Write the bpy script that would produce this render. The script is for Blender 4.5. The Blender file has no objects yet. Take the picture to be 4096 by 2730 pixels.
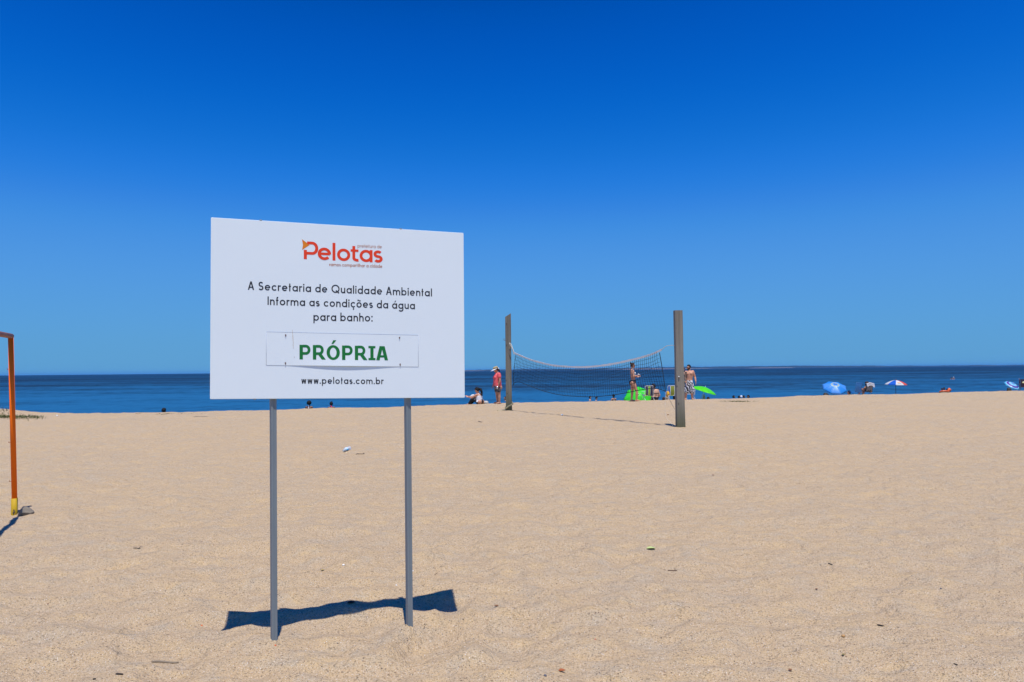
import bpy, bmesh, math, random
import numpy as np
from mathutils import Vector, Matrix, Quaternion
random.seed(7)
V = Vector
scene = bpy.context.scene
COL = scene.collection

# ---------------------------------------------------------------- camera
FPX, CX, CY = 3072.0, 2048.0, 1365.0          # photograph pixels (4096 x 2730), 27 mm lens
PITCH, ROLL, CAMZ = math.atan(117 / 3072), 0.0098, 1.6
_r0, _u0 = V((1, 0, 0)), V((0, -math.sin(PITCH), math.cos(PITCH)))
FWD = V((0, math.cos(PITCH), math.sin(PITCH)))
RIGHT = _r0 * math.cos(ROLL) - _u0 * math.sin(ROLL)
UP = _r0 * math.sin(ROLL) + _u0 * math.cos(ROLL)
CAM = V((0, 0, CAMZ))
cd = bpy.data.cameras.new('camera')
cam = bpy.data.objects.new('camera', cd)
COL.objects.link(cam)
m = Matrix((RIGHT, UP, -FWD)).transposed().to_4x4()
m.translation = CAM
cam.matrix_world = m
cd.sensor_width, cd.lens = 36.0, 27.0
cd.clip_start, cd.clip_end = 0.1, 60000
scene.camera = cam

# ---------------------------------------------------------------- sky, sun, exposure
SUN = V((0.057, -0.275, 1.0)).normalized()     # towards the sun
w = bpy.data.worlds.new('World')
scene.world = w
w.use_nodes = True
nt = w.node_tree
nt.nodes.clear()
wo = nt.nodes.new('ShaderNodeOutputWorld')
wb = nt.nodes.new('ShaderNodeBackground')
sky = nt.nodes.new('ShaderNodeTexSky')
sky.sky_type = 'NISHITA'
sky.sun_disc = False
sky.sun_elevation = math.asin(SUN.z)
sky.sun_rotation = math.atan2(SUN.x, SUN.y)
sky.altitude = 0
sky.air_density, sky.dust_density, sky.ozone_density = 1.0, 0.0, 6.0
# clear dry air: the white band at the horizon stays low, and the blue is graded as the picture is developed
tc = nt.nodes.new('ShaderNodeTexCoord')
va = nt.nodes.new('ShaderNodeVectorMath')
va.inputs[1].default_value = (0, 0, 0.122)
nt.links.new(tc.outputs['Generated'], va.inputs[0])
nt.links.new(va.outputs[0], sky.inputs['Vector'])
def scaled(src, k):
    n = nt.nodes.new('ShaderNodeVectorMath')
    n.operation = 'SCALE'
    n.inputs['Scale'].default_value = k
    nt.links.new(src, n.inputs[0])
    return n.outputs[0]
cur = nt.nodes.new('ShaderNodeRGBCurve')
grade = (((.0, .0), (.086, .0), (.102, .004), (.115, .016), (.130, .044), (.152, .076), (.190, .100), (.27, .120), (1, .3)),
         ((.0, .0), (.144, .035), (.160, .083), (.176, .118), (.192, .153), (.208, .188), (.226, .226), (.255, .285), (.33, .342), (.44, .362), (1, .5)),
         ((.0, .12), (.306, .25), (.322, .40), (.336, .505), (.385, .655), (.425, .735), (.485, .755), (.56, .72), (.64, .65), (1, .6)))
for c_, pts in zip(cur.mapping.curves, grade):
    c_.points[0].location, c_.points[1].location = pts[0], pts[-1]
    for p in pts[1:-1]: c_.points.new(*p)
cur.mapping.update()
nt.links.new(scaled(sky.outputs[0], 0.1), cur.inputs['Color'])
wb.inputs['Strength'].default_value = 0.1
nt.links.new(scaled(cur.outputs[0], 10.0), wb.inputs['Color'])
nt.links.new(wb.outputs[0], wo.inputs['Surface'])
sd = bpy.data.lights.new('sun', 'SUN')
sd.energy, sd.angle, sd.color = 4.8, math.radians(0.5), (1.0, 0.955, 0.88)
sun = bpy.data.objects.new('sun', sd)
sun.rotation_euler = (-SUN).to_track_quat('-Z', 'Y').to_euler()
COL.objects.link(sun)
vs = scene.view_settings
vs.view_transform, vs.look, vs.exposure, vs.gamma, vs.use_curve_mapping = 'Standard', 'None', 0.0, 1.0, False
scene.cycles.volume_bounces = 0
scene.cycles.max_bounces = 8

# ---------------------------------------------------------------- placing helpers
def ray(px, py):
    return FWD * FPX + RIGHT * (px - CX) + UP * (CY - py)
def W(px, py, d):                               # point seen at that pixel, d metres ahead
    r = ray(px, py)
    return CAM + r * (d / r.y)
def onplane(px, py, p0, n):
    r = ray(px, py)
    return CAM + r * ((p0 - CAM).dot(n) / r.dot(n))

# ---------------------------------------------------------------- materials
MATS = {}
def nodes_of(name):
    mt = bpy.data.materials.new(name)
    mt.use_nodes = True
    t = mt.node_tree
    return mt, t, t.nodes['Principled BSDF'], t.nodes, t.links
def N(t, typ, **kw):
    n = t.nodes.new(typ)
    for k, v in kw.items():
        if k.startswith('i_'):
            n.inputs[k[2:]].default_value = v
        else:
            setattr(n, k, v)
    return n
def rgba(c): return (c[0], c[1], c[2], 1.0)
def mixcol(t, fac, a, b, blend='MIX'):
    n = t.nodes.new('ShaderNodeMix')
    n.data_type, n.blend_type = 'RGBA', blend
    for s, v in ((0, fac), (6, a), (7, b)):
        if hasattr(v, 'node'): t.links.new(v, n.inputs[s])
        elif s == 0: n.inputs[0].default_value = v
        else: n.inputs[s].default_value = rgba(v)
    return n.outputs[2]
def ramp(t, src, stops, interp='LINEAR'):
    n = t.nodes.new('ShaderNodeValToRGB')
    n.color_ramp.interpolation = interp
    e = n.color_ramp.elements
    while len(e) < len(stops): e.new(0.5)
    for k, (p, c) in enumerate(stops):
        e[k].position = p
        e[k].color = rgba(c) if hasattr(c, '__len__') else (c, c, c, 1)
    t.links.new(src, n.inputs[0])
    return n.outputs[0]
def noise(t, vec, scale, detail=3, rough=0.55, dist=0.0):
    n = N(t, 'ShaderNodeTexNoise', i_Scale=scale, i_Detail=detail, i_Roughness=rough, i_Distortion=dist)
    t.links.new(vec, n.inputs['Vector'])
    return n.outputs['Fac']
def mapping(t, vec, scale=(1, 1, 1), rot=(0, 0, 0), loc=(0, 0, 0)):
    n = N(t, 'ShaderNodeMapping', i_Scale=scale, i_Rotation=rot, i_Location=loc)
    t.links.new(vec, n.inputs['Vector'])
    return n.outputs[0]
def objco(t):
    return t.nodes.new('ShaderNodeTexCoord').outputs['Object']
def bump(t, h, strength, dist, prev=None):
    n = N(t, 'ShaderNodeBump', i_Strength=strength, i_Distance=dist)
    t.links.new(h, n.inputs['Height'])
    if prev is not None: t.links.new(prev, n.inputs['Normal'])
    return n.outputs[0]
def math_(t, op, a, b=0.0, clamp=False):
    n = t.nodes.new('ShaderNodeMath')
    n.operation, n.use_clamp = op, clamp
    for k, v in enumerate((a, b)):
        if hasattr(v, 'node'): t.links.new(v, n.inputs[k])
        else: n.inputs[k].default_value = v
    return n.outputs[0]

def pm(name, col, rough=0.6, var=0.12, scale=12.0, metal=0.0, bumpy=0.0, spec=0.5, trans=0.0, sheen=0.0, stretch=(1, 1, 1)):
    """plain procedural material: colour with a little uneven noise and relief"""
    if name in MATS: return MATS[name]
    mt, t, b, _, _ = nodes_of(name)
    co = mapping(t, objco(t), stretch)
    f = noise(t, co, scale, 4)
    lo = [c * (1 - var) for c in col]
    hi = [min(1, c * (1 + var)) for c in col]
    t.links.new(mixcol(t, f, lo, hi), b.inputs['Base Color'])
    b.inputs['Roughness'].default_value = rough
    b.inputs['Metallic'].default_value = metal
    b.inputs['Specular IOR Level'].default_value = spec
    if trans: b.inputs['Transmission Weight'].default_value = trans
    if bumpy: t.links.new(bump(t, f, bumpy, 0.01), b.inputs['Normal'])
    MATS[name] = mt
    return mt

# ---------------------------------------------------------------- mesh helpers
def link(o, parent=None):
    COL.objects.link(o)
    if parent is not None: o.parent = parent
    return o
def tag(o, label=None, cat=None, group=None, kind=None):
    if label: o['label'] = label
    if cat: o['category'] = cat
    if group: o['group'] = group
    if kind: o['kind'] = kind
    return o
def empty(name, loc, rz=0.0):
    o = bpy.data.objects.new(name, None)
    o.location = loc
    o.rotation_euler = (0, 0, rz)
    o.empty_display_size = 0.1
    return link(o)
def from_bm(name, bm, mat, parent=None, smooth=True, loc=None):
    me = bpy.data.meshes.new(name)
    bm.to_mesh(me)
    bm.free()
    return from_me(name, me, mat, parent, smooth, loc)
def from_me(name, me, mat, parent=None, smooth=True, loc=None):
    if mat is not None: me.materials.append(mat)
    if smooth and len(me.polygons):
        me.polygons.foreach_set('use_smooth', [True] * len(me.polygons))
    o = bpy.data.objects.new(name, me)
    if loc is not None: o.location = loc
    return link(o, parent)
def from_py(name, vs_, fs, mat, parent=None, smooth=True):
    me = bpy.data.meshes.new(name)
    me.from_pydata([tuple(v) for v in vs_], [], fs)
    me.update()
    return from_me(name, me, mat, parent, smooth)
def box(bm, c, h, rot=None, bev=0.0):
    """box with centre c and half sizes h"""
    mt = Matrix.Translation(V(c)) @ (rot.to_4x4() if rot is not None else Matrix()) @ Matrix.Diagonal((h[0] * 2, h[1] * 2, h[2] * 2, 1))
    r = bmesh.ops.create_cube(bm, size=1.0, matrix=mt)
    if bev:
        es = list({e for v in r['verts'] for e in v.link_edges})
        bmesh.ops.bevel(bm, geom=es, offset=bev, segments=2, affect='EDGES', profile=0.6)
def frame(d):
    d = V(d).normalized()
    a = V((0, 0, 1)) if abs(d.z) < 0.9 else V((1, 0, 0))
    x = d.cross(a).normalized()
    return x, d.cross(x).normalized()
def cone(bm, p0, r0, p1, r1, seg=12):
    p0, p1 = V(p0), V(p1)
    if (p1 - p0).length < 1e-6: return
    x, y = frame(p1 - p0)
    cs = [(math.cos(2 * math.pi * k / seg), math.sin(2 * math.pi * k / seg)) for k in range(seg)]
    a = [bm.verts.new(p0 + (x * c + y * s) * r0) for c, s in cs]
    b = [bm.verts.new(p1 + (x * c + y * s) * r1) for c, s in cs]
    for k in range(seg):
        bm.faces.new((a[k], b[k], b[(k + 1) % seg], a[(k + 1) % seg]))
    bm.faces.new(a)
    bm.faces.new(b[::-1])
def tube(bm, pts, r, seg=8, closed=False):
    """swept tube through points; r is a number or a list"""
    pts = [V(p) for p in pts]
    n = len(pts)
    rs = r if hasattr(r, '__len__') else [r] * n
    x, y = frame(pts[1] - pts[0])
    rings = []
    for k, p in enumerate(pts):
        if closed: d = pts[(k + 1) % n] - pts[k - 1]
        else: d = pts[min(k + 1, n - 1)] - pts[max(k - 1, 0)]
        d.normalize()
        x = (x - d * x.dot(d)).normalized()
        y = d.cross(x)
        rings.append([bm.verts.new(p + (x * math.cos(2 * math.pi * j / seg) + y * math.sin(2 * math.pi * j / seg)) * rs[k]) for j in range(seg)])
    for k in range(n if closed else n - 1):
        a, b = rings[k], rings[(k + 1) % n]
        for j in range(seg):
            bm.faces.new((a[j], a[(j + 1) % seg], b[(j + 1) % seg], b[j]))
    if not closed:
        bm.faces.new(rings[0][::-1])
        bm.faces.new(rings[-1])
def ball(bm, c, r, sub=2, mtx=None):
    """sphere (r number) or ellipsoid (r = three half axes as numbers, mtx 3x3 orientation)"""
    s = (r, r, r) if not hasattr(r, '__len__') else r
    mt = Matrix.Translation(V(c)) @ ((mtx.to_4x4() if mtx is not None else Matrix())) @ Matrix.Diagonal((s[0], s[1], s[2], 1))
    bmesh.ops.create_icosphere(bm, subdivisions=sub, radius=1.0, matrix=mt)
def smoothcurve(pts, n=8):
    """Catmull-Rom through points"""
    pts = [V(p) for p in pts]
    out = []
    for k in range(len(pts) - 1):
        p0, p1, p2, p3 = pts[max(k - 1, 0)], pts[k], pts[k + 1], pts[min(k + 2, len(pts) - 1)]
        for j in range(n):
            t = j / n
            out.append(0.5 * ((2 * p1) + (p2 - p0) * t + (2 * p0 - 5 * p1 + 4 * p2 - p3) * t * t + (3 * p1 - p0 - 3 * p2 + p3) * t ** 3))
    out.append(pts[-1])
    return out

# ---------------------------------------------------------------- beach height
_rng = np.random.RandomState(11)
_LAT = _rng.rand(256, 256)
def vnoise(x, y):
    x, y = np.asarray(x, float), np.asarray(y, float)
    xi, yi = np.floor(x).astype(int), np.floor(y).astype(int)
    fx, fy = x - xi, y - yi
    fx, fy = fx * fx * (3 - 2 * fx), fy * fy * (3 - 2 * fy)
    g = lambda a, b: _LAT[a % 256, b % 256]
    return ((g(xi, yi) * (1 - fx) + g(xi + 1, yi) * fx) * (1 - fy) + (g(xi, yi + 1) * (1 - fx) + g(xi + 1, yi + 1) * fx) * fy) * 2 - 1
CRX = np.array([-80, -30, -18.1, -12.2, -5.4, -0.5, 4.5, 9.7, 15.9, 21.0, 28.4, 40, 90])
CRY = np.array([22, 25.5, 27.2, 27.7, 30.3, 32.8, 34.1, 35.0, 38.2, 39.6, 42.6, 47, 60])
CREST = 0.2
WATER = -0.5
def sstep(t):
    t = np.clip(t, 0, 1)
    return t * t * (3 - 2 * t)
def height(x, y):
    x, y = np.asarray(x, float), np.asarray(y, float)
    yc = np.interp(x, CRX, CRY) + 0.35 * vnoise(x * 0.4 + 9, x * 0 + 3.3)
    z = CREST * sstep((y - 6) / np.maximum(yc - 6, 1))
    s = np.maximum(y - yc, 0)
    z = z - np.minimum(0.045 * s + 0.0025 * s * s, 2.6)
    # mound with grass at the far left
    z = z + 0.25 * np.exp(-(((x + 19.3) / 2.3) ** 4 + ((y - 26.9) / 1.5) ** 2))
    # trodden, wind-softened sand
    amp = 1 - 0.2 * sstep((y - 10) / 15)
    near = np.exp(-((x + 1.0) ** 2 + (y - 5.3) ** 2) / 6.0)
    und = 0.022 * vnoise(x * 0.55 + 3, y * 0.55) + (0.014 + 0.008 * near) * vnoise(x * 1.7, y * 2.1 + 40) + (0.016 + 0.012 * near) * vnoise(x * 3.7 + 7, y * 4.3 + 5) + 0.009 * vnoise(x * 7.1 + 1, y * 8.3 + 15) + 0.0028 * vnoise(x * 17 + 4, y * 19 + 2)
    rid = 0.038 * (0.3 - np.abs(vnoise(x * 2.1 + 31, y * 2.6 + 77))) + 0.021 * (0.3 - np.abs(vnoise(x * 4.9 + 11, y * 5.7 + 51)))
    und = und + rid * (1 + 0.9 * near)
    dip = np.maximum(vnoise(x * 2.3 + 60, y * 2.9 + 22) - 0.45, 0)
    wet = sstep(1 - s / 8)
    z = z + amp * (und - 0.06 * dip) * (0.2 + 0.8 * wet)
    # the sand lies a little heaped round the feet of the sign posts
    for px_, py_, dz in FEET:
        r2 = (x - px_) ** 2 + (y - py_) ** 2
        z = z + dz * np.exp(-r2 / 0.16) + 0.016 * np.exp(-r2 / 0.006)
    return z
FEET = []
_f = [(-1.432, 4.63), (-0.658, 4.862)]
_f = [(a, b, -float(height(a, b))) for a, b in _f]
FEET = _f
def H(x, y): return float(height(x, y))
def G(px, py):                                  # where that pixel's ray meets the sand
    r = ray(px, py)
    t = 1.0 / r.y
    for k in range(4000):
        p = CAM + r * t
        if p.z <= H(p.x, p.y): break
        t += 0.02 / r.y
    return V((p.x, p.y, H(p.x, p.y)))
def onsand(p, dz=0.0): return V((p[0], p[1], H(p[0], p[1]) + dz))

# ---------------------------------------------------------------- sand
def sand_material():
    mt, t, b, _, L = nodes_of('beach_sand')
    co = objco(t)
    big = noise(t, mapping(t, co, (0.35, 0.5, 0.35)), 1.0, 4)
    c = mixcol(t, ramp(t, big, [(0.35, 0.0), (0.65, 1.0)]), (0.50, 0.360, 0.205), (0.465, 0.345, 0.212))
    pat = noise(t, mapping(t, co, (4.2, 5.2, 3)), 1.0, 3, 0.6, 0.4)
    c = mixcol(t, ramp(t, pat, [(0.50, 0.0), (0.72, 0.8)]), c, (0.55, 0.39, 0.20))
    pat2 = noise(t, mapping(t, co, (4.4, 5.4, 3), loc=(8, 3, 0)), 1.0, 3, 0.6, 0.6)
    c = mixcol(t, ramp(t, pat2, [(0.48, 0.0), (0.72, 0.75)]), c, (0.44, 0.355, 0.245))
    g1 = noise(t, co, 95.0, 2, 0.7)
    c = mixcol(t, ramp(t, g1, [(0.28, (0.62, 0.62, 0.62)), (0.5, (1, 1, 1)), (0.72, (1.25, 1.25, 1.25))]), c, c, 'MULTIPLY') if False else c
    n = t.nodes.new('ShaderNodeMix'); n.data_type, n.blend_type = 'RGBA', 'MULTIPLY'
    n.inputs[0].default_value = 1.0
    L.new(c, n.inputs[6])
    L.new(ramp(t, g1, [(0.30, 0.30), (0.47, 1.0), (0.78, 1.0)]), n.inputs[7])
    c = n.outputs[2]
    g2 = noise(t, co, 210.0, 1, 0.5)
    c = mixcol(t, ramp(t, g2, [(0.62, 0.0), (0.74, 0.9)]), c, (0.78, 0.72, 0.64))
    for sc, thr, col in ((34.0, 0.17, (0.10, 0.075, 0.055)), (61.0, 0.20, (0.33, 0.16, 0.08)), (47.0, 0.13, (0.80, 0.77, 0.72))):
        vo = N(t, 'ShaderNodeTexVoronoi', i_Scale=sc, i_Randomness=1.0)
        L.new(co, vo.inputs['Vector'])
        rare = noise(t, co, sc * 0.37, 1)
        f = math_(t, 'MULTIPLY', ramp(t, vo.outputs['Distance'], [(thr * 0.7, 1.0), (thr, 0.0)]), ramp(t, rare, [(0.48, 0.0), (0.55, 1.0)]))
        c = mixcol(t, f, c, col)
    L.new(c, b.inputs['Base Color'])
    b.inputs['Roughness'].default_value = 0.95
    b.inputs['Specular IOR Level'].default_value = 0.15
    h1 = noise(t, co, 9.0, 4, 0.6)
    h2 = noise(t, co, 70.0, 3, 0.7)
    nn = bump(t, h1, 1.0, 0.055)
    nn = bump(t, h2, 1.0, 0.010, nn)
    L.new(nn, b.inputs['Normal'])
    return mt

ys = [-90, -60, -40, -26, -17, -11, -7, -4.5, -3, -1.8, -0.9, -0.3, 0.2, 0.6]
y = 0.9
while y < 100:
    ys.append(y)
    y += max(0.03, 0.0075 * y)
ys = np.array(ys)
NU = 641
us = np.linspace(-1, 1, NU)
us = 0.72 * us + 0.28 * us ** 3
hw = np.where(ys >= 0, 8 + 1.3 * ys, 8 - 1.3 * ys)
X = hw[:, None] * us[None, :]
Y = np.repeat(ys[:, None], NU, 1)
Z = height(X, Y)
vv = np.stack([X, Y, Z], -1).reshape(-1, 3)
ii = np.arange(len(ys) - 1)[:, None] * NU + np.arange(NU - 1)[None, :]
ff = np.stack([ii, ii + 1, ii + NU + 1, ii + NU], -1).reshape(-1, 4)
me = bpy.data.meshes.new('sand')
me.vertices.add(len(vv)); me.vertices.foreach_set('co', vv.ravel())
me.loops.add(ff.size); me.loops.foreach_set('vertex_index', ff.ravel().astype(np.int32))
me.polygons.add(len(ff)); me.polygons.foreach_set('loop_start', np.arange(0, ff.size, 4, dtype=np.int32))
me.update(); me.validate()
SAND = sand_material()
tag(from_me('sand', me, SAND), 'pale trodden beach sand sloping down to the water', kind='structure')

# ---------------------------------------------------------------- water
def water_material():
    mt, t, b, _, L = nodes_of('lagoon_water')
    co = objco(t)
    # wind bands: long streaks lying across the view, rougher and calmer water
    band = noise(t, mapping(t, co, (0.022, 0.055, 1), rot=(0, 0, 0.04)), 1.0, 4, 0.55, 0.4)
    far = noise(t, mapping(t, co, (0.003, 0.013, 1), rot=(0, 0, 0.03), loc=(3, 9, 0)), 1.0, 3, 0.55, 0.2)
    fine = noise(t, mapping(t, co, (0.12, 0.36, 1)), 1.0, 4, 0.6, 0.4)
    mixb = math_(t, 'ADD', math_(t, 'ADD', math_(t, 'MULTIPLY', band, 0.5), math_(t, 'MULTIPLY', far, 0.22)), math_(t, 'MULTIPLY', fine, 0.28))
    wave = noise(t, mapping(t, co, (0.55, 0.75, 1), loc=(5, 2, 0)), 1.0, 3, 0.65, 0.8)
    mixb = math_(t, 'ADD', math_(t, 'MULTIPLY', mixb, 0.62), math_(t, 'MULTIPLY', wave, 0.38))
    # lighter near the beach, darker further out: silt and reflected light put into colour
    sy = N(t, 'ShaderNodeSeparateXYZ'); L.new(co, sy.inputs[0])
    silt_sheen = ramp(t, math_(t, 'DIVIDE', sy.outputs['Y'], 400.0), [(0.10, 0.15), (0.16, 0.14), (0.24, 0.075), (0.45, 0.03), (0.9, 0.0)])
    mixb = math_(t, 'ADD', math_(t, 'SUBTRACT', mixb, 0.035), silt_sheen)
    calm = ramp(t, mixb, [(0.45, 0.0), (0.60, 1.0)])
    # silt, plus the sheen of smooth streaks and nearer water painted into the colour
    c = mixcol(t, calm, (0.0008, 0.012, 0.028), (0.008, 0.098, 0.215))
    L.new(c, b.inputs['Base Color'])
    b.inputs['IOR'].default_value = 1.333
    L.new(ramp(t, calm, [(0.0, 0.50), (1.0, 0.36)]), b.inputs['Roughness'])
    w1 = noise(t, mapping(t, co, (0.45, 1.3, 1)), 1.0, 4, 0.6, 0.6)
    w2 = noise(t, mapping(t, co, (1.6, 4.0, 1)), 1.0, 3, 0.6, 0.4)
    w3 = noise(t, mapping(t, co, (7, 12, 1)), 1.0, 2, 0.6)
    st = ramp(t, calm, [(0.0, 1.0), (1.0, 0.40)])
    n1 = N(t, 'ShaderNodeBump', i_Distance=0.5); L.new(w1, n1.inputs['Height']); L.new(st, n1.inputs['Strength'])
    n2 = N(t, 'ShaderNodeBump', i_Distance=0.2); L.new(w2, n2.inputs['Height']); L.new(st, n2.inputs['Strength']); L.new(n1.outputs[0], n2.inputs['Normal'])
    n3 = bump(t, w3, 0.7, 0.03, n2.outputs[0])
    L.new(n3, b.inputs['Normal'])
    return mt
wy = [30, 34, 38, 42, 46, 50, 56, 64, 75, 90, 110, 150, 220, 350, 600, 1000, 2000, 4000, 8000, 11500]
wx = [-11500, -6000, -3000, -1200, -500, -200, -90, -40, 0, 40, 90, 200, 500, 1200, 3000, 6000, 11500]
wv = [(a, b_, WATER) for b_ in wy for a in wx]
wf = [(j * len(wx) + i, j * len(wx) + i + 1, (j + 1) * len(wx) + i + 1, (j + 1) * len(wx) + i) for j in range(len(wy) - 1) for i in range(len(wx) - 1)]
tag(from_py('water', wv, wf, water_material()), 'deep blue wind-ruffled lagoon reaching to the horizon', kind='structure')

# ---------------------------------------------------------------- far shore
FD = 5500.0
fx = np.arange(-900, 4700, 9.0)
pxs = fx / FD * FPX + CX
prof = np.interp(pxs, [1560, 1700, 1857, 2000, 2200, 2450, 2700, 2900, 3100, 3300, 3420, 3600, 3800, 4096, 4700], [0, 2, 6, 8, 7.5, 9, 15, 14.5, 14, 14.5, 11, 6.5, 5.0, 4.0, 3.0])
prof2 = prof + 1.6 * vnoise(fx * 0.012, fx * 0 + 1) + 1.3 * vnoise(fx * 0.045, fx * 0 + 7) + 0.8 * vnoise(fx * 0.11, fx * 0 + 17)
bank = np.clip(0.2 + 5.5 * np.maximum(vnoise(fx * 0.0032 + 2, fx * 0 + 4), 0) + 1.2 * vnoise(fx * 0.02, fx * 0 + 9) - 0.6, 0.15, None) * np.clip(prof / 12, 0, 1)
rows = []
for dy, hh in ((0, bank * 0 - 3), (14, bank), (70, bank * 1.05), (400, bank), (700, bank * 0 - 3)):
    rows.append(np.stack([fx, fx * 0 + FD + dy + 30 * vnoise(fx * 0.006, fx * 0 + 2), WATER + hh], -1))
def rows_mesh(name, rows, mat, **kw):
    v = np.concatenate(rows)
    n = len(rows[0])
    f = [(j * n + i, j * n + i + 1, (j + 1) * n + i + 1, (j + 1) * n + i) for j in range(len(rows) - 1) for i in range(n - 1)]
    return from_py(name, v, f, mat, **kw)
tag(rows_mesh('far_shore', rows, pm('far_bank_sand', (0.22, 0.18, 0.15), 0.9, 0.2, 0.02)), 'low sandy bank of the far shore on the horizon', kind='structure')
rows = []
for k in range(9):
    dy = 75 + k * 30
    top = prof2 * min(1, 0.55 + 0.16 * k) + 1.4 * vnoise(fx * 0.07 + k * 3.1, fx * 0 + k * 5.7)
    if k in (0, 8): top = bank * 0 - 2
    rows.append(np.stack([fx + 4 * vnoise(fx * 0.3, fx * 0 + k), fx * 0 + FD + dy + 12 * vnoise(fx * 0.05, fx * 0 + k), WATER + np.where(prof < 0.5, -2, top)], -1))
tag(rows_mesh('far_wood', rows, pm('far_foliage', (0.010, 0.026, 0.026), 0.9, 0.4, 0.03), smooth=False), 'dark strip of woodland along the far shore', 'woodland', kind='stuff')

# ---------------------------------------------------------------- haze
bm = bmesh.new()
box(bm, (0, 5600, 9.5), (11900, 6150, 13.5))
haze = from_bm('haze', bm, None, smooth=False)
mt = bpy.data.materials.new('haze_air')
mt.use_nodes = True
t = mt.node_tree
t.nodes.remove(t.nodes['Principled BSDF'])
pv = t.nodes.new('ShaderNodeVolumePrincipled')
pv.inputs['Color'].default_value = (0.10, 0.42, 1.0, 1)
pv.inputs['Density'].default_value = 0.00006
pv.inputs['Anisotropy'].default_value = 0.0
t.links.new(pv.outputs[0], t.nodes['Material Output'].inputs['Volume'])
haze.data.materials.append(mt)
tag(haze, 'thin blue haze in the air over the lagoon', kind='stuff')
# ================================================================ stroke lettering
def arc(cx, cy, rx, ry, a0, a1, n=None):
    n = n or max(4, int(abs(a1 - a0) / 11))
    return [(cx + rx * math.cos(math.radians(a0 + (a1 - a0) * k / n)), cy + ry * math.sin(math.radians(a0 + (a1 - a0) * k / n))) for k in range(n + 1)]
def ribbon(pts, w, closed=False):
    """quads of a flat stroke of width w"""
    pts = [p for k, p in enumerate(pts) if k == 0 or math.hypot(p[0] - pts[k - 1][0], p[1] - pts[k - 1][1]) > 1e-5]
    n = len(pts)
    L_, R_ = [], []
    for k in range(n):
        def seg(a, b):
            d = (pts[b][0] - pts[a][0], pts[b][1] - pts[a][1]); l = math.hypot(*d) or 1
            return (-d[1] / l, d[0] / l)
        if closed: n0, n1 = seg((k - 1) % n, k), seg(k, (k + 1) % n)
        else: n0, n1 = seg(max(k - 1, 0), max(k, 1)), seg(min(k, n - 2), min(k + 1, n - 1))
        mx, my = n0[0] + n1[0], n0[1] + n1[1]
        l2 = max(mx * mx + my * my, 0.35)
        mx, my = 2 * mx / l2, 2 * my / l2
        L_.append((pts[k][0] + mx * w / 2, pts[k][1] + my * w / 2))
        R_.append((pts[k][0] - mx * w / 2, pts[k][1] - my * w / 2))
    q = [(R_[k], R_[(k + 1) % n], L_[(k + 1) % n], L_[k]) for k in range(n if closed else n - 1)]
    return q
def ring(cx, cy, rx, ry, w): return ribbon(arc(cx, cy, rx, ry, 0, 360, 40)[:-1], w, True)
def para(x0, y0, x1, y1, w): return [((x0 - w / 2, y0), (x0 + w / 2, y0), (x1 + w / 2, y1), (x1 - w / 2, y1))]
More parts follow.
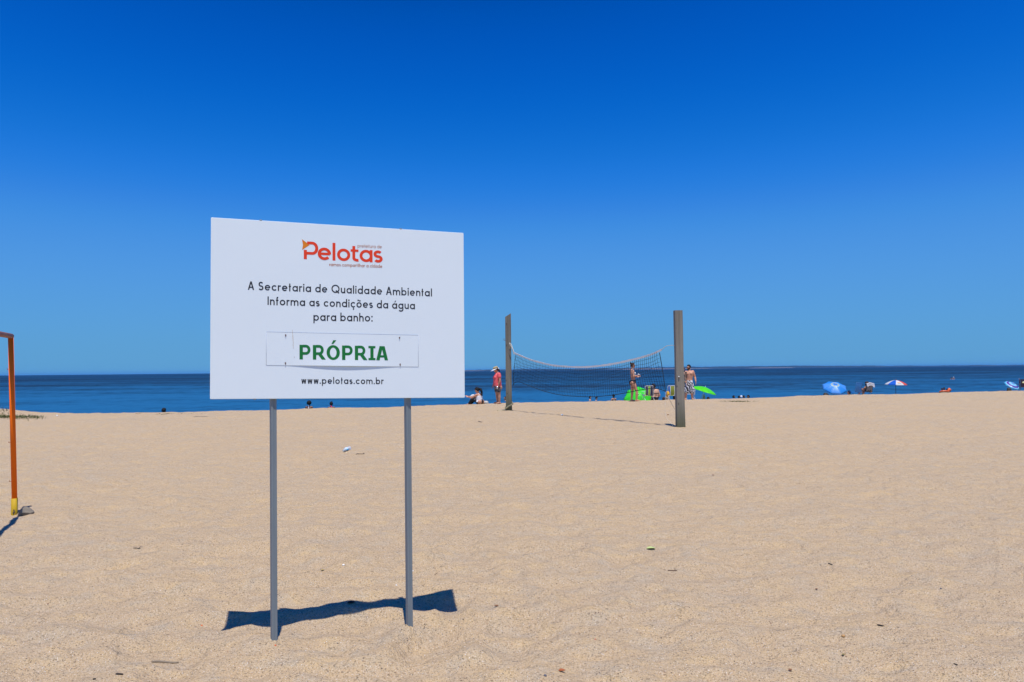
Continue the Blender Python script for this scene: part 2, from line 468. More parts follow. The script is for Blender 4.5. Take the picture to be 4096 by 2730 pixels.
def glyph(ch, w, X=0.66, C=1.0):
    """geometric sans letter: list of strokes (each a list of quads), advance width"""
    r = X / 2 - w / 2
    h = w / 2
    cx, cy = h + r, X / 2
    D = -0.30
    st = lambda x, a, b: ribbon([(x, a), (x, b)], w)
    dot = lambda x, y: [((x - h * 1.15, y - h * 1.15), (x + h * 1.15, y - h * 1.15), (x + h * 1.15, y + h * 1.15), (x - h * 1.15, y + h * 1.15))]
    acc = {'á': 'acute', 'õ': 'tilde', 'ç': 'ced', 'Ó': 'acute'}
    base = {'á': 'a', 'õ': 'o', 'ç': 'c'}.get(ch, ch)
    S, adv = [], 0.3
    if base == 'a': S, adv = [ring(cx, cy, r, r, w), st(h + 2 * r, 0, X)], 2 * r + w
    elif base == 'b': S, adv = [ring(cx, cy, r, r, w), st(h, 0, C)], 2 * r + w
    elif base == 'c': S, adv = [ribbon(arc(cx, cy, r, r, 42, 318), w)], 1.82 * r + w * .8
    elif base == 'd': S, adv = [ring(cx, cy, r, r, w), st(h + 2 * r, 0, C)], 2 * r + w
    elif base == 'e': S, adv = [ribbon([(cx - r, cy), (cx + r * 1.03, cy)], w * .92), ribbon(arc(cx, cy, r, r, -4, 318), w)], 2 * r + w
    elif base == 'f':
        x = 0.13
        S, adv = [ribbon([(x, 0), (x, C - .18)] + arc(x + .15, C - .18, .15, .18 - h, 180, 95), w), ribbon([(0, X - h * 1.2), (.30, X - h * 1.2)], w * .9)], 0.31
    elif base == 'g':
        x = h + 2 * r
        S, adv = [ring(cx, cy, r, r, w), ribbon([(x, X), (x, D + r * .9)] + arc(x - r, D + r * .9 - h * 0 + 0, r, r * .9 - h + .04, 0, -150), w)], 2 * r + w
    elif base == 'h': S, adv = [st(h, 0, C), ribbon([(h, 0.3 * X)] + arc(h + r * .8, X - h - r * .8, r * .8, r * .8, 180, 0) + [(h + 1.6 * r, 0)], w)], 1.6 * r + w
    elif base == 'i': S, adv = [st(h, 0, X), dot(h, X + .2)], w
    elif base == 'l': S, adv = [st(h, 0, C)], w
    elif base == 'm':
        q = r * .78
        S, adv = [st(h, 0, X), ribbon(arc(h + q, X - h - q, q, q, 180, 0) + [(h + 2 * q, 0)], w), ribbon(arc(h + 3 * q, X - h - q, q, q, 180, 0) + [(h + 4 * q, 0)], w)], 4 * q + w
    elif base == 'n': S, adv = [st(h, 0, X), ribbon([(h, .3 * X)] + arc(h + r * .8, X - h - r * .8, r * .8, r * .8, 180, 0) + [(h + 1.6 * r, 0)], w)], 1.6 * r + w
    elif base == 'o': S, adv = [ring(cx, cy, r, r, w)], 2 * r + w
    elif base == 'p': S, adv = [ring(cx, cy, r, r, w), st(h, D, X)], 2 * r + w
    elif base == 'r': S, adv = [st(h, 0, X), ribbon(arc(h + r * .72, X - h - r * .72, r * .72, r * .72, 180, 58), w)], 1.02 * r + w * .5
    elif base == 's':
        a = (X - w) / 4
        S, adv = [ribbon(arc(h + a * 1.2, X - h - a, a * 1.22, a, 35, 265) + arc(h + a * 1.2, h + a, a * 1.28, a, 85, -145)[0:], w)], 2.4 * a + w
    elif base == 't':
        x = .12
        S, adv = [st(x, 0, C * .92), ribbon([(0, X - h * 1.1), (.27, X - h * 1.1)], w * .9)], 0.28
    elif base == 'T':                                   # logo t with a curved foot
        x = .17
        S, adv = [ribbon([(x, C * .88), (x, .2)] + arc(x + .2, .2, .2, .2 - h, 180, 285), w), ribbon([(0, X - h), (.42, X - h)], w * .85)], 0.45
    elif base == 'u': S, adv = [ribbon([(h, X), (h, h + r * .8)] + arc(h + r * .8, h + r * .8, r * .8, r * .8, 180, 360) + [(h + 1.6 * r, X * .7)], w), st(h + 1.6 * r, 0, X)], 1.6 * r + w
    elif base == 'v': S, adv = [para(h * 1.1, X, .22, 0, w * 1.1), para(.44 - h * 1.1, X, .22, 0, w * 1.1)], .44
    elif base == 'w': S, adv = [para(h * 1.1, X, .19, 0, w * 1.08), para(.36, X, .19, 0, w * 1.08), para(.36, X, .53, 0, w * 1.08), para(.72 - h * 1.1, X, .53, 0, w * 1.08)], .72
    elif base == 'A': S, adv = [para(h, 0, .36, C, w * 1.1), para(.72 - h, 0, .36, C, w * 1.1), ribbon([(.14, .31), (.58, .31)], w * .9)], .72
    elif base == 'I': S, adv = [st(h, 0, C)], w
    elif base == 'Q':
        q = C / 2 - h
        S, adv = [ring(h + q, C / 2, q, q, w), ribbon([(h + q * 1.1, .30), (h + q * 2.02, -.02)], w)], 2 * q + w
    elif base == 'S':
        a = (C - w) / 4
        S, adv = [ribbon(arc(h + a, C - h - a, a * .95, a, 30, 265) + arc(h + a, h + a, a * 1.05, a, 85, -150), w)], 2.05 * a + w
    elif base == 'P': S, adv = [ribbon([(h, 0), (h, C * .42)], w), ribbon([(h, C * .36), (.46, C * .36)] + arc(.46, C * .68, .36 - h, .32 - h * 0, -90, 90) + [(.16, C)], w)], .82
    elif base == '.': S, adv = [dot(h * 1.15, h * 1.15)], w * 1.15
    elif base == ':': S, adv = [dot(h * 1.15, h * 1.15), dot(h * 1.15, X - h)], w * 1.15
    elif base == ' ': S, adv = [], .36
    k = acc.get(ch)
    if k == 'acute': S = S + [[((cx - .03, X + .1), (cx + .05, X + .1), (cx + .2, X + .33), (cx + .06, X + .33))]]
    if k == 'tilde': S = S + [ribbon([(cx - .2 + .4 * i / 8, X + .2 + .045 * math.sin(i / 8 * 6.28)) for i in range(9)], w * .8)]
    if k == 'ced': S = S + [ribbon([(cx, 0), (cx - .01, -.09)] + arc(cx - .01, -.17, .09, .08, 80, -120), w * .6)]
    return S, adv
def text_quads(s, w, track=0.1, X=0.66, C=1.0):
    out, x = [], 0.0
    for ch in s:
        st, adv = glyph(ch, w, X, C)
        out += [[tuple((p[0] + x, p[1]) for p in q) for q in stroke] for stroke in st]
        x += adv + (0 if ch == ' ' else track)
    return out, x - track
def bold_word():
    """PROPRIA in heavy capitals with an acute accent and a barred I; cap height 1"""
    w, hb = .225, .165
    out, x = [], 0.0
    def P(): return [ribbon([(w / 2, 0), (w / 2, 1)], w), ribbon([(w - .02, 1 - hb / 2), (.42, 1 - hb / 2)] + arc(.42, .665, .215, .335 - hb / 2, 90, -90) + [(w - .02, .33 + hb / 2)], hb * 1.12)]
    ell = [(math.cos(2 * math.pi * k / 40), math.sin(2 * math.pi * k / 40)) for k in range(41)]
    O = [((.45 + .45 * ell[k][0], .5 + .515 * ell[k][1]), (.45 + .45 * ell[k + 1][0], .5 + .515 * ell[k + 1][1]), (.45 + .225 * ell[k + 1][0], .5 + .345 * ell[k + 1][1]), (.45 + .225 * ell[k][0], .5 + .345 * ell[k][1])) for k in range(40)]
    word = (('P', .74, .15), ('R', .87, .05), ('O', .90, .15), ('P', .74, .14), ('R', .87, .07), ('I', .49, .05), ('A', .84, 0))
    for ch, adv, gap in word:
        if ch == 'P': S = P()
        elif ch == 'R': S = P() + [para(.735, 0, .43, .42, .27)]
        elif ch == 'O': S = [O, [((.33, 1.10), (.46, 1.10), (.66, 1.36), (.46, 1.36))]]
        elif ch == 'I': S = [ribbon([(.245, 0), (.245, 1)], w), [((0, 0), (.49, 0), (.49, .155), (0, .155))], [((0, .845), (.49, .845), (.49, 1), (0, 1))]]
        else: S = [para(.12, 0, .36, 1, .235), para(.72, 0, .48, 1, .235), [((.2, .20), (.64, .20), (.58, .355), (.26, .355))]]
        out += [[tuple((p[0] + x, p[1]) for p in q) for q in s] for s in S]
        x += adv + gap
    return out, x

# ================================================================ information sign
LP, RP = V((-1.432, 4.63, 0)), V((-0.658, 4.862, 0))      # where the two posts stand
su = (RP - LP).normalized()                               # along the board, left to right
sn = V((su.y, -su.x, 0))                                  # out of the front face
LP.z, RP.z = H(LP.x, LP.y), H(RP.x, RP.y)
BP = LP + sn * 0.036
def onboard(px, py): return onplane(px, py, BP, sn)
cTL, cTR, cBR, cBL = [onboard(*p) for p in ((843.8, 870), (1853.8, 932.5), (1859.8, 1592), (839.8, 1598))]
SO = V(((cBL.x + cTL.x) / 2, (cBL.y + cTL.y) / 2, 0))
BW = ((cTR - cTL).dot(su) + (cBR - cBL).dot(su)) / 2
ztl, ztr, zbl, zbr = cTL.z, cTR.z, cBL.z, cBR.z
print('board', BW, ztl, ztr, zbl, zbr)
sign = empty('information_sign', onsand((LP + RP) / 2), 0)
tag(sign, 'large white notice board on two grey metal posts facing the camera', 'sign')
SI = sign.matrix_world.inverted() if False else Matrix.Translation(-sign.location)
def sp(u, z, out=0.0):                                    # board point: u metres from left edge, height z, metres proud
    return SO + su * u + V((0, 0, z)) + sn * out - sign.location
def board_uv(px, py):                                     # zoomed-photo pixel -> (u, z) on board
    p = onboard(800 + px * 1100 / 2211, 840 + py * 780 / 1568)
    return (p - SO).dot(su), p.z
white = pm('sign_white', (0.83, 0.905, 0.915), 0.45, 0.022, 2.5, spec=0.4)
bm = bmesh.new()
th = 0.012
co8 = [sp(0, zbl, 0), sp(BW, zbr, 0), sp(BW, ztr, 0), sp(0, ztl, 0)]
f0 = [bm.verts.new(c) for c in co8]
f1 = [bm.verts.new(c - sn * th) for c in co8]
bm.faces.new(f0); bm.faces.new(f1[::-1])
for k in range(4): bm.faces.new((f0[k], f1[k], f1[(k + 1) % 4], f0[(k + 1) % 4]))
bmesh.ops.bevel(bm, geom=[e for e in bm.edges], offset=0.0025, segments=2, affect='EDGES')
board = from_bm('board', bm, white, sign, smooth=False)
# posts: rolled steel channel turned a little to the right of the board
steel = pm('galvanised_steel', (0.20, 0.235, 0.25), 0.55, 0.12, 6, metal=0.0, stretch=(6, 6, 0.6))
pa = math.radians(32)
pn, pu = V((math.sin(pa), -math.cos(pa), 0)), V((math.cos(pa), math.sin(pa), 0))
for P, ptop, lean in ((LP, ztl, -0.006), (RP, ztr, -0.004)):
    bm = bmesh.new()
    hw_, hd, lip = 0.0165, 0.0175, 0.004
    prof_ = [(-hw_, hd), (hw_, hd), (hw_, -hd + .002), (hw_ - .003, -hd), (hw_ * .25, -hd), (hw_ * .15, -hd + lip * .4), (-hw_ * .15, -hd + lip * .4), (-hw_ * .25, -hd), (-hw_ + .003, -hd), (-hw_, -hd + .002)]
    zs_ = [P.z - 0.4, ptop - 0.012]
    rr = [[bm.verts.new(P + pu * (a + lean * (zz - P.z)) - pn * b_ * -1 * -1 + V((0, 0, zz - P.z)) - sign.location) for a, b_ in prof_] for zz in zs_]
    n_ = len(prof_)
    for k in range(n_): bm.faces.new((rr[0][k], rr[0][(k + 1) % n_], rr[1][(k + 1) % n_], rr[1][k]))
    bm.faces.new(rr[0][::-1]); bm.faces.new(rr[1])
    bmesh.ops.recalc_face_normals(bm, faces=bm.faces)
    from_bm('post', bm, steel, sign, smooth=False)
    for zz in (ptop - 0.06, ptop - 0.95):                 # clamp plates fixing the board to the post
        bm = bmesh.new()
        c = P + V((0, 0, zz - P.z)) + sn * 0.0215 - sign.location
        box(bm, c, (0.045, 0.003, 0.018), Matrix((su, -sn, V((0, 0, 1)))).transposed(), 0.001)
        from_bm('bracket', bm, steel, sign, smooth=False)
for px_, py_ in ((488, 83), (1614, 153), (440, 1524)):     # bolt ends showing over the board's edges
    bu, bz = board_uv(px_, py_)
    bm = bmesh.new()
    ball(bm, sp(bu, bz, -.005), (.009, .006, .004), 2)
    from_bm('bolt', bm, steel, sign)
ink = pm('print_black', (0.012, 0.013, 0.02), 0.5, 0.1, 30)
red = pm('print_red', (0.86, 0.060, 0.018), 0.55, 0.04, 20, spec=.25)
orange = pm('print_orange', (0.80, 0.24, 0.015), 0.55, 0.04, 20, spec=.25)
brown = pm('print_brown', (0.50, 0.15, 0.045), 0.55, 0.06, 20, spec=.25)
green = pm('print_green', (0.010, 0.185, 0.04), 0.55, 0.05, 20, spec=.25)
def lay(name, quads, a, b, hgt, mat, parent, width, out0=0.0006, surf=None, label=None):
    """print strokes on the board: text units (width x 1) -> from point a to b (u, z), cap height hgt"""
    vs_, fs = [], []
    ax = V((b[0] - a[0], b[1] - a[1]))
    sx = ax.length / width
    ex = ax.normalized(); ey = V((0, 1))
    for k, stroke in enumerate(quads):
        lift = out0 + 0.00012 * (k % 4)
        for q in stroke:
            i0 = len(vs_)
            for (x, y) in q:
                u, z = a[0] + ex.x * x * sx + ey.x * y * hgt, a[1] + ex.y * x * sx + ey.y * y * hgt
                o = surf(u, z) if surf else 0.0
                vs_.append(sp(u, z, o + lift))
            fs.append(tuple(range(i0, i0 + 4)))
    o = from_py(name, vs_, fs, mat, parent, smooth=False)
    if label: o['label'] = label
    return o
def line(s, pl, pr, ptop, w, mat, parent, track=.1, **kw):
    q, wd = text_quads(s, w, track)
    a, b, c = board_uv(*pl), board_uv(*pr), board_uv(*ptop)
    ez = a[1] + (b[1] - a[1]) * (c[0] - a[0]) / (b[0] - a[0])
    return lay('lettering', q, a, b, c[1] - ez, mat, parent, wd, **kw)
line('A Secretaria de Qualidade Ambiental', (385, 643), (1865, 697), (412, 576), .142, ink, board, .15, label='first line of black lettering on the board')
line('Informa as condições da água', (543, 765), (1728, 800), (547, 697), .142, ink, board, .15, label='second line of black lettering on the board')
line('para banho:', (912, 892), (1388, 899), (1128, 827), .142, ink, board, .15, label='short third line of black lettering on the board')
line('www.pelotas.com.br', (815, 1398), (1475, 1402), (1135, 1345), .142, ink, board, .17, label='black web address at the foot of the board')
logo = empty('logo', (0, 0, 0)); logo.parent = sign
logo['label'] = 'red and orange town logo at the top of the board'
q, wd = [], 0.0
for ch, tr in zip('PeloTas', (.0, .075, .085, .02, .03, .055, 0)):
    g_, adv = glyph(ch, .155, .70, 1.0)
    if ch == 'P': g_ = [ribbon([(.16, 0), (.16, .52)], .16), ribbon([(.16, .34), (.52, .34)] + arc(.52, .63, .23, .29, -90, 90) + [(.25, .92)], .155)]; adv = .80
    q += [[tuple((p[0] + wd, p[1]) for p in qq) for qq in s_] for s_ in g_]
    wd += adv + tr
a_, b_ = board_uv(822, 396), board_uv(1467, 427)
c_ = board_uv(1075, 266)
ez = a_[1] + (b_[1] - a_[1]) * (c_[0] - a_[0]) / (b_[0] - a_[0])
lay('wordmark', q, a_, b_, c_[1] - ez, red, logo, wd)
tri = [board_uv(*p) for p in ((820, 237), (882, 283), (821, 323), (828, 283))]
from_py('arrow', [sp(u, z, .0007) for u, z in tri], [(0, 3, 1), (3, 2, 1)], orange, logo, smooth=False)
line('prefeitura de', (1267, 303), (1461, 310), (1352, 278), .10, brown, logo, .11)
line('vamos compartilhar a cidade', (1038, 452), (1465, 467), (1345, 436), .13, brown, logo, .11)
# removable panel: thin plate screwed on, bowed away from the board along its lower edge
pc = [board_uv(*p) for p in ((533, 1249), (1755, 1262), (1755, 1008), (533, 981))]
def panel_out(u, z):
    f = (u - pc[0][0]) / (pc[1][0] - pc[0][0])
    zb = pc[0][1] + (pc[1][1] - pc[0][1]) * f
    zt = pc[3][1] + (pc[2][1] - pc[3][1]) * f
    g = 1 - min(max((z - zb) / (zt - zb), 0), 1)
    bow = math.sin(math.pi * min(max((f - .12) / .76, 0), 1)) ** 1.4
    return 0.0016 + 0.0062 * bow * g ** 2.5
bm = bmesh.new()
nu, nz = 40, 10
g0, g1 = [], []
for j in range(nz + 1):
    for i in range(nu + 1):
        f, g = i / nu, j / nz
        u = pc[0][0] + (pc[1][0] - pc[0][0]) * f
        z = (pc[0][1] + (pc[1][1] - pc[0][1]) * f) * (1 - g) + (pc[3][1] + (pc[2][1] - pc[3][1]) * f) * g
        g0.append(bm.verts.new(sp(u, z, panel_out(u, z))))
        g1.append(bm.verts.new(sp(u, z, panel_out(u, z) - 0.0013)))
k_ = nu + 1
for j in range(nz):
    for i in range(nu):
        a = j * k_ + i
        bm.faces.new((g0[a], g0[a + 1], g0[a + k_ + 1], g0[a + k_]))
        bm.faces.new((g1[a + k_], g1[a + k_ + 1], g1[a + 1], g1[a]))
for i in range(nu):
    bm.faces.new((g1[i], g1[i + 1], g0[i + 1], g0[i]))
    a = nz * k_ + i
    bm.faces.new((g0[a], g0[a + 1], g1[a + 1], g1[a]))
for j in range(nz):
    a, c = j * k_, (j + 1) * k_
    bm.faces.new((g0[a], g0[c], g1[c], g1[a]))
    a, c = a + nu, c + nu
    bm.faces.new((g1[a], g1[c], g0[c], g0[a]))
panel = from_bm('panel', bm, white, sign, smooth=False)
panel['label'] = 'narrow white plate with the bold green word, screwed to the board'
q, wd = bold_word()
a, b, c = board_uv(800, 1203), board_uv(1512, 1211), board_uv(803, 1086)
lay('lettering', q, a, b, c[1] - a[1], green, panel, wd, .0006, panel_out, 'bold green word on the plate')
rust = pm('rust', (0.16, 0.075, 0.04), 0.8, 0.4, 90)
rust2 = pm('rust_stain', (0.52, 0.36, 0.20), 0.7, 0.2, 60)
for px_, py_ in ((689, 1007), (1604, 1027), (687, 1231), (1609, 1242)):
    u, z = board_uv(px_, py_)
    bm = bmesh.new()
    o = panel_out(u, z)
    cone(bm, sp(u, z, o), .0042, sp(u, z, o + .003), .0036, 10)
    cone(bm, sp(u, z - .007, o), .003, sp(u, z - .007, o + .004), .002, 8)
    from_bm('screw', bm, rust, panel, smooth=False)
streak = [(742, 965), (746, 1010), (748, 1050), (750, 1085), (750, 1110)]
bm = bmesh.new()
for k in range(4):
    (u0, z0), (u1, z1) = board_uv(*streak[k]), board_uv(*streak[k + 1])
    ww = (.0007, .0012, .0009, .0006)[k]
    z1 += .004 * (k > 1)
    vs4 = [bm.verts.new(sp(uu, zz, panel_out(uu, zz) + .0007)) for uu, zz in ((u0 - ww, z0), (u0 + ww, z0), (u1 + ww, z1), (u1 - ww, z1))]
    bm.faces.new(vs4)
from_bm('rust_streak', bm, rust2, panel, smooth=False)
for px_, py_ in ((748, 1088), (750, 1111), (758, 1185)):
    bm = bmesh.new()
    u, z = board_uv(px_, py_)
    cone(bm, sp(u, z, panel_out(u, z) + .0005), .002, sp(u, z, panel_out(u, z) + .0009), .0017, 8)
    from_bm('rust_spot', bm, rust2, panel, smooth=False)
# shade of the gap round the plate, put in as thin grey tubes
gap_shade = pm('gap_shade_grey', (.42, .47, .56), .7, .2, 40)
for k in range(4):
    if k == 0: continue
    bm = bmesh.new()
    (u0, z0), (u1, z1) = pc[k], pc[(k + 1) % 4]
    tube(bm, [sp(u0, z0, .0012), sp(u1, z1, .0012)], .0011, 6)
    from_bm('gap_shade', bm, gap_shade, panel)

# ================================================================ orange goal
gb = G(57, 2060)
goal = empty('goal', gb)
tag(goal, 'old orange tubular goal frame with yellow foot at the left edge', 'goal')
def weathered_paint(name, col, chip, amount=0.62, sc=9.0):
    mt, t, b, _, L = nodes_of(name)
    co = objco(t)
    f = noise(t, mapping(t, co, (1, 1, .45)), sc * 2.2, 5, .65)
    s = noise(t, co, sc * .35, 3)
    c = mixcol(t, s, [x * .85 for x in col], [min(1, x * 1.12) for x in col])
    c = mixcol(t, ramp(t, f, [(amount, 0.0), (amount + .03, 1.0)]), c, chip)
    L.new(c, b.inputs['Base Color'])
    b.inputs['Roughness'].default_value = .6
    b.inputs['Specular IOR Level'].default_value = .25
    L.new(bump(t, f, .15, .004), b.inputs['Normal'])
    return mt
gor = weathered_paint('goal_orange', (1.0, 0.165, 0.003), (0.10, 0.05, 0.035), .66)
gye = weathered_paint('goal_yellow', (0.52, 0.33, 0.012), (0.07, 0.055, 0.04), .58)
grust = weathered_paint('goal_rust', (0.27, 0.10, 0.07), (0.38, 0.16, 0.07), .55)
gtop = W(43, 1345, gb.y) - gb
R_ = .029
gdir = V((1.08, -2.31, 0)).normalized()
def loc_tube(name, pts, r, mat, par, seg=16):
    bm = bmesh.new(); tube(bm, pts, r, seg)
    return from_bm(name, bm, mat, par)
loc_tube('post', [V((0, 0, .18)), gtop - V((0, 0, .012))], R_, gor, goal)
loc_tube('foot', [V((0, 0, -.2)), V((0, 0, .185))], .034, gye, goal)
far = gtop + gdir * 3.0 + V((0, 0, -.03))
ff_ = V((far.x, far.y, H(gb.x + far.x, gb.y + far.y) - gb.z))
loc_tube('crossbar', [gtop - gdir * .028, gtop + gdir * 1.5 - V((0, 0, .02)), far + gdir * .028], .03, grust, goal)
loc_tube('post', [ff_ + V((0, 0, .18)), far], R_, gor, goal)
loc_tube('foot', [ff_ + V((0, 0, -.2)), ff_ + V((0, 0, .185))], .034, gye, goal)
side = V((-gdir.y, gdir.x, 0))
if side.x > 0: side = -side
for zz in (.38, .83, 1.68):
    bm = bmesh.new()
    p = gtop * (zz / gtop.z)
    tube(bm, smoothcurve([p + V((-.025, -.005, 0)), p + V((-.042, -.006, 0)), p + V((-.044, -.006, .012))], 4), .004, 6)
    from_bm('hook', bm, grust, goal)
# stone half buried beside the goal
def rock(bm, c, s, seed, sub=3, rough=.22):
    r0 = len(bm.verts)
    bmesh.ops.create_icosphere(bm, subdivisions=sub, radius=1.0)
    bm.verts.ensure_lookup_table()
    rg = random.Random(seed)
    pl = [(V((rg.uniform(-1, 1), rg.uniform(-1, 1), rg.uniform(-.3, 1))).normalized(), rg.uniform(.62, .9)) for _ in range(9)]
    for v in bm.verts[r0:]:
        p = v.co.copy()
        for n_, d_ in pl:
            e = p.dot(n_) - d_
            if e > 0: p -= n_ * e
        p *= 1 + rough * .3 * (rg.random() - .5) * .3
        v.co = V(c) + V((p.x * s[0], p.y * s[1], p.z * s[2]))
rp = G(108, 2060)
bm = bmesh.new(); rock(bm, (0, 0, .03), (.085, .06, .06), 5)
tag(from_bm('stone', bm, pm('grey_stone', (0.19, 0.16, 0.12), .9, .35, 25, bumpy=.4), loc=rp, smooth=False), 'grey stone half buried beside the yellow goal foot', 'stone')
# ================================================================ volleyball posts and net
def wood(name, col, dark, mossy=0.0, h=3.3):
    mt, t, b, _, L = nodes_of(name)
    co = objco(t)
    g = noise(t, mapping(t, co, (26, 26, .9)), 1.0, 5, .65, .5)
    c = mixcol(t, ramp(t, g, [(.3, 0.0), (.7, 1.0)]), dark, col)
    blot = noise(t, mapping(t, co, (3, 3, .8)), 1.0, 4)
    c = mixcol(t, ramp(t, blot, [(.45, 0.0), (.75, .55)]), c, [x * .6 for x in dark])
    kn = N(t, 'ShaderNodeTexVoronoi', i_Scale=2.6); L.new(mapping(t, co, (2.2, 2.2, 1)), kn.inputs['Vector'])
    c = mixcol(t, ramp(t, kn.outputs['Distance'], [(.06, .8), (.11, 0.0)]), c, [x * .35 for x in dark])
    if mossy:
        z = N(t, 'ShaderNodeSeparateXYZ'); L.new(co, z.inputs[0])
        mo = math_(t, 'MULTIPLY', ramp(t, math_(t, 'ADD', z.outputs['Z'], math_(t, 'MULTIPLY', blot, .5)), [(.25, 1.0), (.95, 0.0)]), mossy)
        c = mixcol(t, mo, c, (.075, .085, .03))
    L.new(c, b.inputs['Base Color'])
    b.inputs['Roughness'].default_value = .85
    L.new(bump(t, g, .5, .012), b.inputs['Normal'])
    return mt
N1, N2 = G(2036, 1642), G(2722, 1708)
def timber(name, base, topc, wpx, dm, slant, mat, label, yaw, crack):
    o = empty(name, base)
    tag(o, label, 'post', 'timber posts of the volleyball net')
    d = topc - base
    hw_ = wpx * base.y / FPX / 2
    x, y_ = V((math.cos(yaw), math.sin(yaw), 0)), V((-math.sin(yaw), math.cos(yaw), 0))
    bm = bmesh.new()
    nseg = 24
    rings_ = []
    b_ = .012
    for k in range(nseg + 1):
        f = k / nseg
        z = -.45 + (d.z + .45) * f
        c = V((d.x, d.y, 0)) * max(z, 0) / d.z
        wv_ = 1 + .025 * math.sin(f * 5 + 1) + .012 * math.sin(f * 17) + (0.06 if f < .35 else 0) * (.35 - f) / .35
        pr = [(-hw_ + b_, -dm), (hw_ - b_, -dm), (hw_, -dm + b_), (hw_, dm - b_), (hw_ - b_, dm), (-hw_ + b_, dm), (-hw_, dm - b_), (-hw_, -dm + b_)]
        if crack:                                       # a drying check running down the front face
            cxk = hw_ * (.62 if crack == 1 else .1) + .006 * math.sin(f * 9)
            pr = [pr[0], (cxk - .006, -dm), (cxk, -dm + .006 * (0 if f < .08 else 1)), (cxk + .006, -dm)] + pr[1:]
        rr = []
        for a, e in pr:
            zz = z
            if k == nseg: zz = z + slant * (a / hw_) * .5
            rr.append(bm.verts.new(c + x * a * wv_ + y_ * e + V((0, 0, zz))))
        rings_.append(rr)
    n_ = len(rings_[0])
    for k in range(nseg):
        for j in range(n_):
            bm.faces.new((rings_[k][j], rings_[k][(j + 1) % n_], rings_[k + 1][(j + 1) % n_], rings_[k + 1][j]))
    bm.faces.new(rings_[0][::-1]); bm.faces.new(rings_[-1])
    from_bm('beam', bm, mat, o, smooth=False)
    return o
wgrey = wood('weathered_timber', (.31, .28, .225), (.19, .17, .135), .8)
wgrey2 = wood('weathered_timber_dark', (.25, .225, .18), (.125, .11, .085), .85)
T1, T2 = W(2032, 1262, N1.y), W(2711.5, 1243, N2.y)
po1 = timber('volleyball_post', N1, T1, 23.5, .09, .13, wgrey2, 'dark timber net post with a slanted top, beside the woman in coral', 0.0, 1)
po2 = timber('volleyball_post', N2, T2, 32, .09, 0.0, wgrey, 'thick grey square-topped timber net post in front of the bathers', 0.05, 2)
bm = bmesh.new()
e = V((-.11, -.02, 0)) + (T1 - N1) * .735
tube(bm, [e + V((0.02, 0, 0)), e + V((-.03, 0, 0)), e + V((-.05, 0, .02)), e + V((-.045, 0, .05)), e + V((-.01, 0, .055))], .008, 6)
from_bm('eye_hook', bm, rust, po1)
for k, (du, dz) in enumerate(((-.06, 3.05), (-.07, 2.3), (.05, 1.9))):
    bm = bmesh.new(); cone(bm, (du, -.105, dz), .013, (du, -.085, dz), .013, 8)
    from_bm('bolt', bm, rust, po1)
bm = bmesh.new(); cone(bm, (-.04, -.12, 1.28), .02, (-.04, -.085, 1.28), .022, 10)
from_bm('bolt', bm, pm('zinc_bolt', (.45, .45, .45), .4, .1, 20, metal=.6), po2)

pnm = (N2 - N1); pnm.z = 0
pdir = pnm.normalized()
pnorm = V((pdir.y, -pdir.x, 0))
def U(zx, zy): return onplane(2000 + zx * .38249, 1220 + zy * .38235, N1, pnorm)
net = empty('volleyball_net', N1.lerp(N2, .5))
NL = net.location.copy()
tag(net, 'sagging dark volleyball net with white top band between two timber posts', 'net')
top = smoothcurve([U(*p) - NL for p in ((150, 505), (300, 568), (450, 612), (600, 640), (850, 652), (1050, 638), (1200, 615), (1350, 583), (1500, 545), (1600, 512), (1690, 470))], 8)
bot = smoothcurve([U(*p) - NL for p in ((137, 842), (155, 815), (205, 809), (300, 845), (450, 900), (600, 938), (750, 955), (950, 963), (1150, 948), (1300, 925), (1450, 895), (1550, 880), (1630, 879), (1690, 890), (1730, 905))], 8)
def band(name, pts, h, th_, mat):
    bm = bmesh.new()
    prev = None
    for k, p in enumerate(pts):
        ww = h * (1 + .12 * math.sin(k * 1.7) + .08 * math.sin(k * .6))
        a = [bm.verts.new(p + V((0, 0, s * ww)) + pnorm * (q_ * th_)) for s, q_ in ((.5, 1), (-.5, 1), (-.5, -1), (.5, -1))]
        if prev:
            for j in range(4): bm.faces.new((prev[j], prev[(j + 1) % 4], a[(j + 1) % 4], a[j]))
        else: bm.faces.new(a)
        prev = a
    bm.faces.new(prev[::-1])
    bmesh.ops.recalc_face_normals(bm, faces=bm.faces)
    return from_bm(name, bm, mat, net, smooth=False)
band('top_band', top, .055, .004, pm('net_tape', (.72, .71, .68), .8, .18, 18))
cordm = pm('net_cord', (.006, .022, .035), .7, .2, 10)
ropem = pm('white_rope', (.62, .58, .48), .85, .15, 60)
loc_tube('bottom_cord', bot, .011, cordm, net, 6)
sideL = [top[1] - V((0, 0, .02)), top[1] * .5 + bot[0] * .5 + V((.01, 0, .1)), bot[0]]
sideR = [U(1668, 500) - NL, U(1700, 690) - NL, bot[-1]]
loc_tube('side_cord', smoothcurve(sideL, 6), .008, cordm, net, 6)
loc_tube('side_cord', smoothcurve(sideR, 6), .011, cordm, net, 6)
tlen = (top[-3] - top[1]).length
def at(pts, f):
    f = min(max(f, 0), 1) * (len(pts) - 1); k = min(int(f), len(pts) - 2)
    return pts[k].lerp(pts[k + 1], f - k)
def uparam(pts, s):                                     # point of pts at distance s along the net direction
    for k in range(len(pts) - 1):
        a, b = (pts[k]).dot(pdir), (pts[k + 1]).dot(pdir)
        if (a - s) * (b - s) <= 0 and abs(b - a) > 1e-6: return pts[k].lerp(pts[k + 1], (s - a) / (b - a))
    return pts[0] if s < pts[0].dot(pdir) else pts[-1]
s0, s1 = top[1].dot(pdir) + .02, sideR[0].dot(pdir)
nv, nh = 84, 9
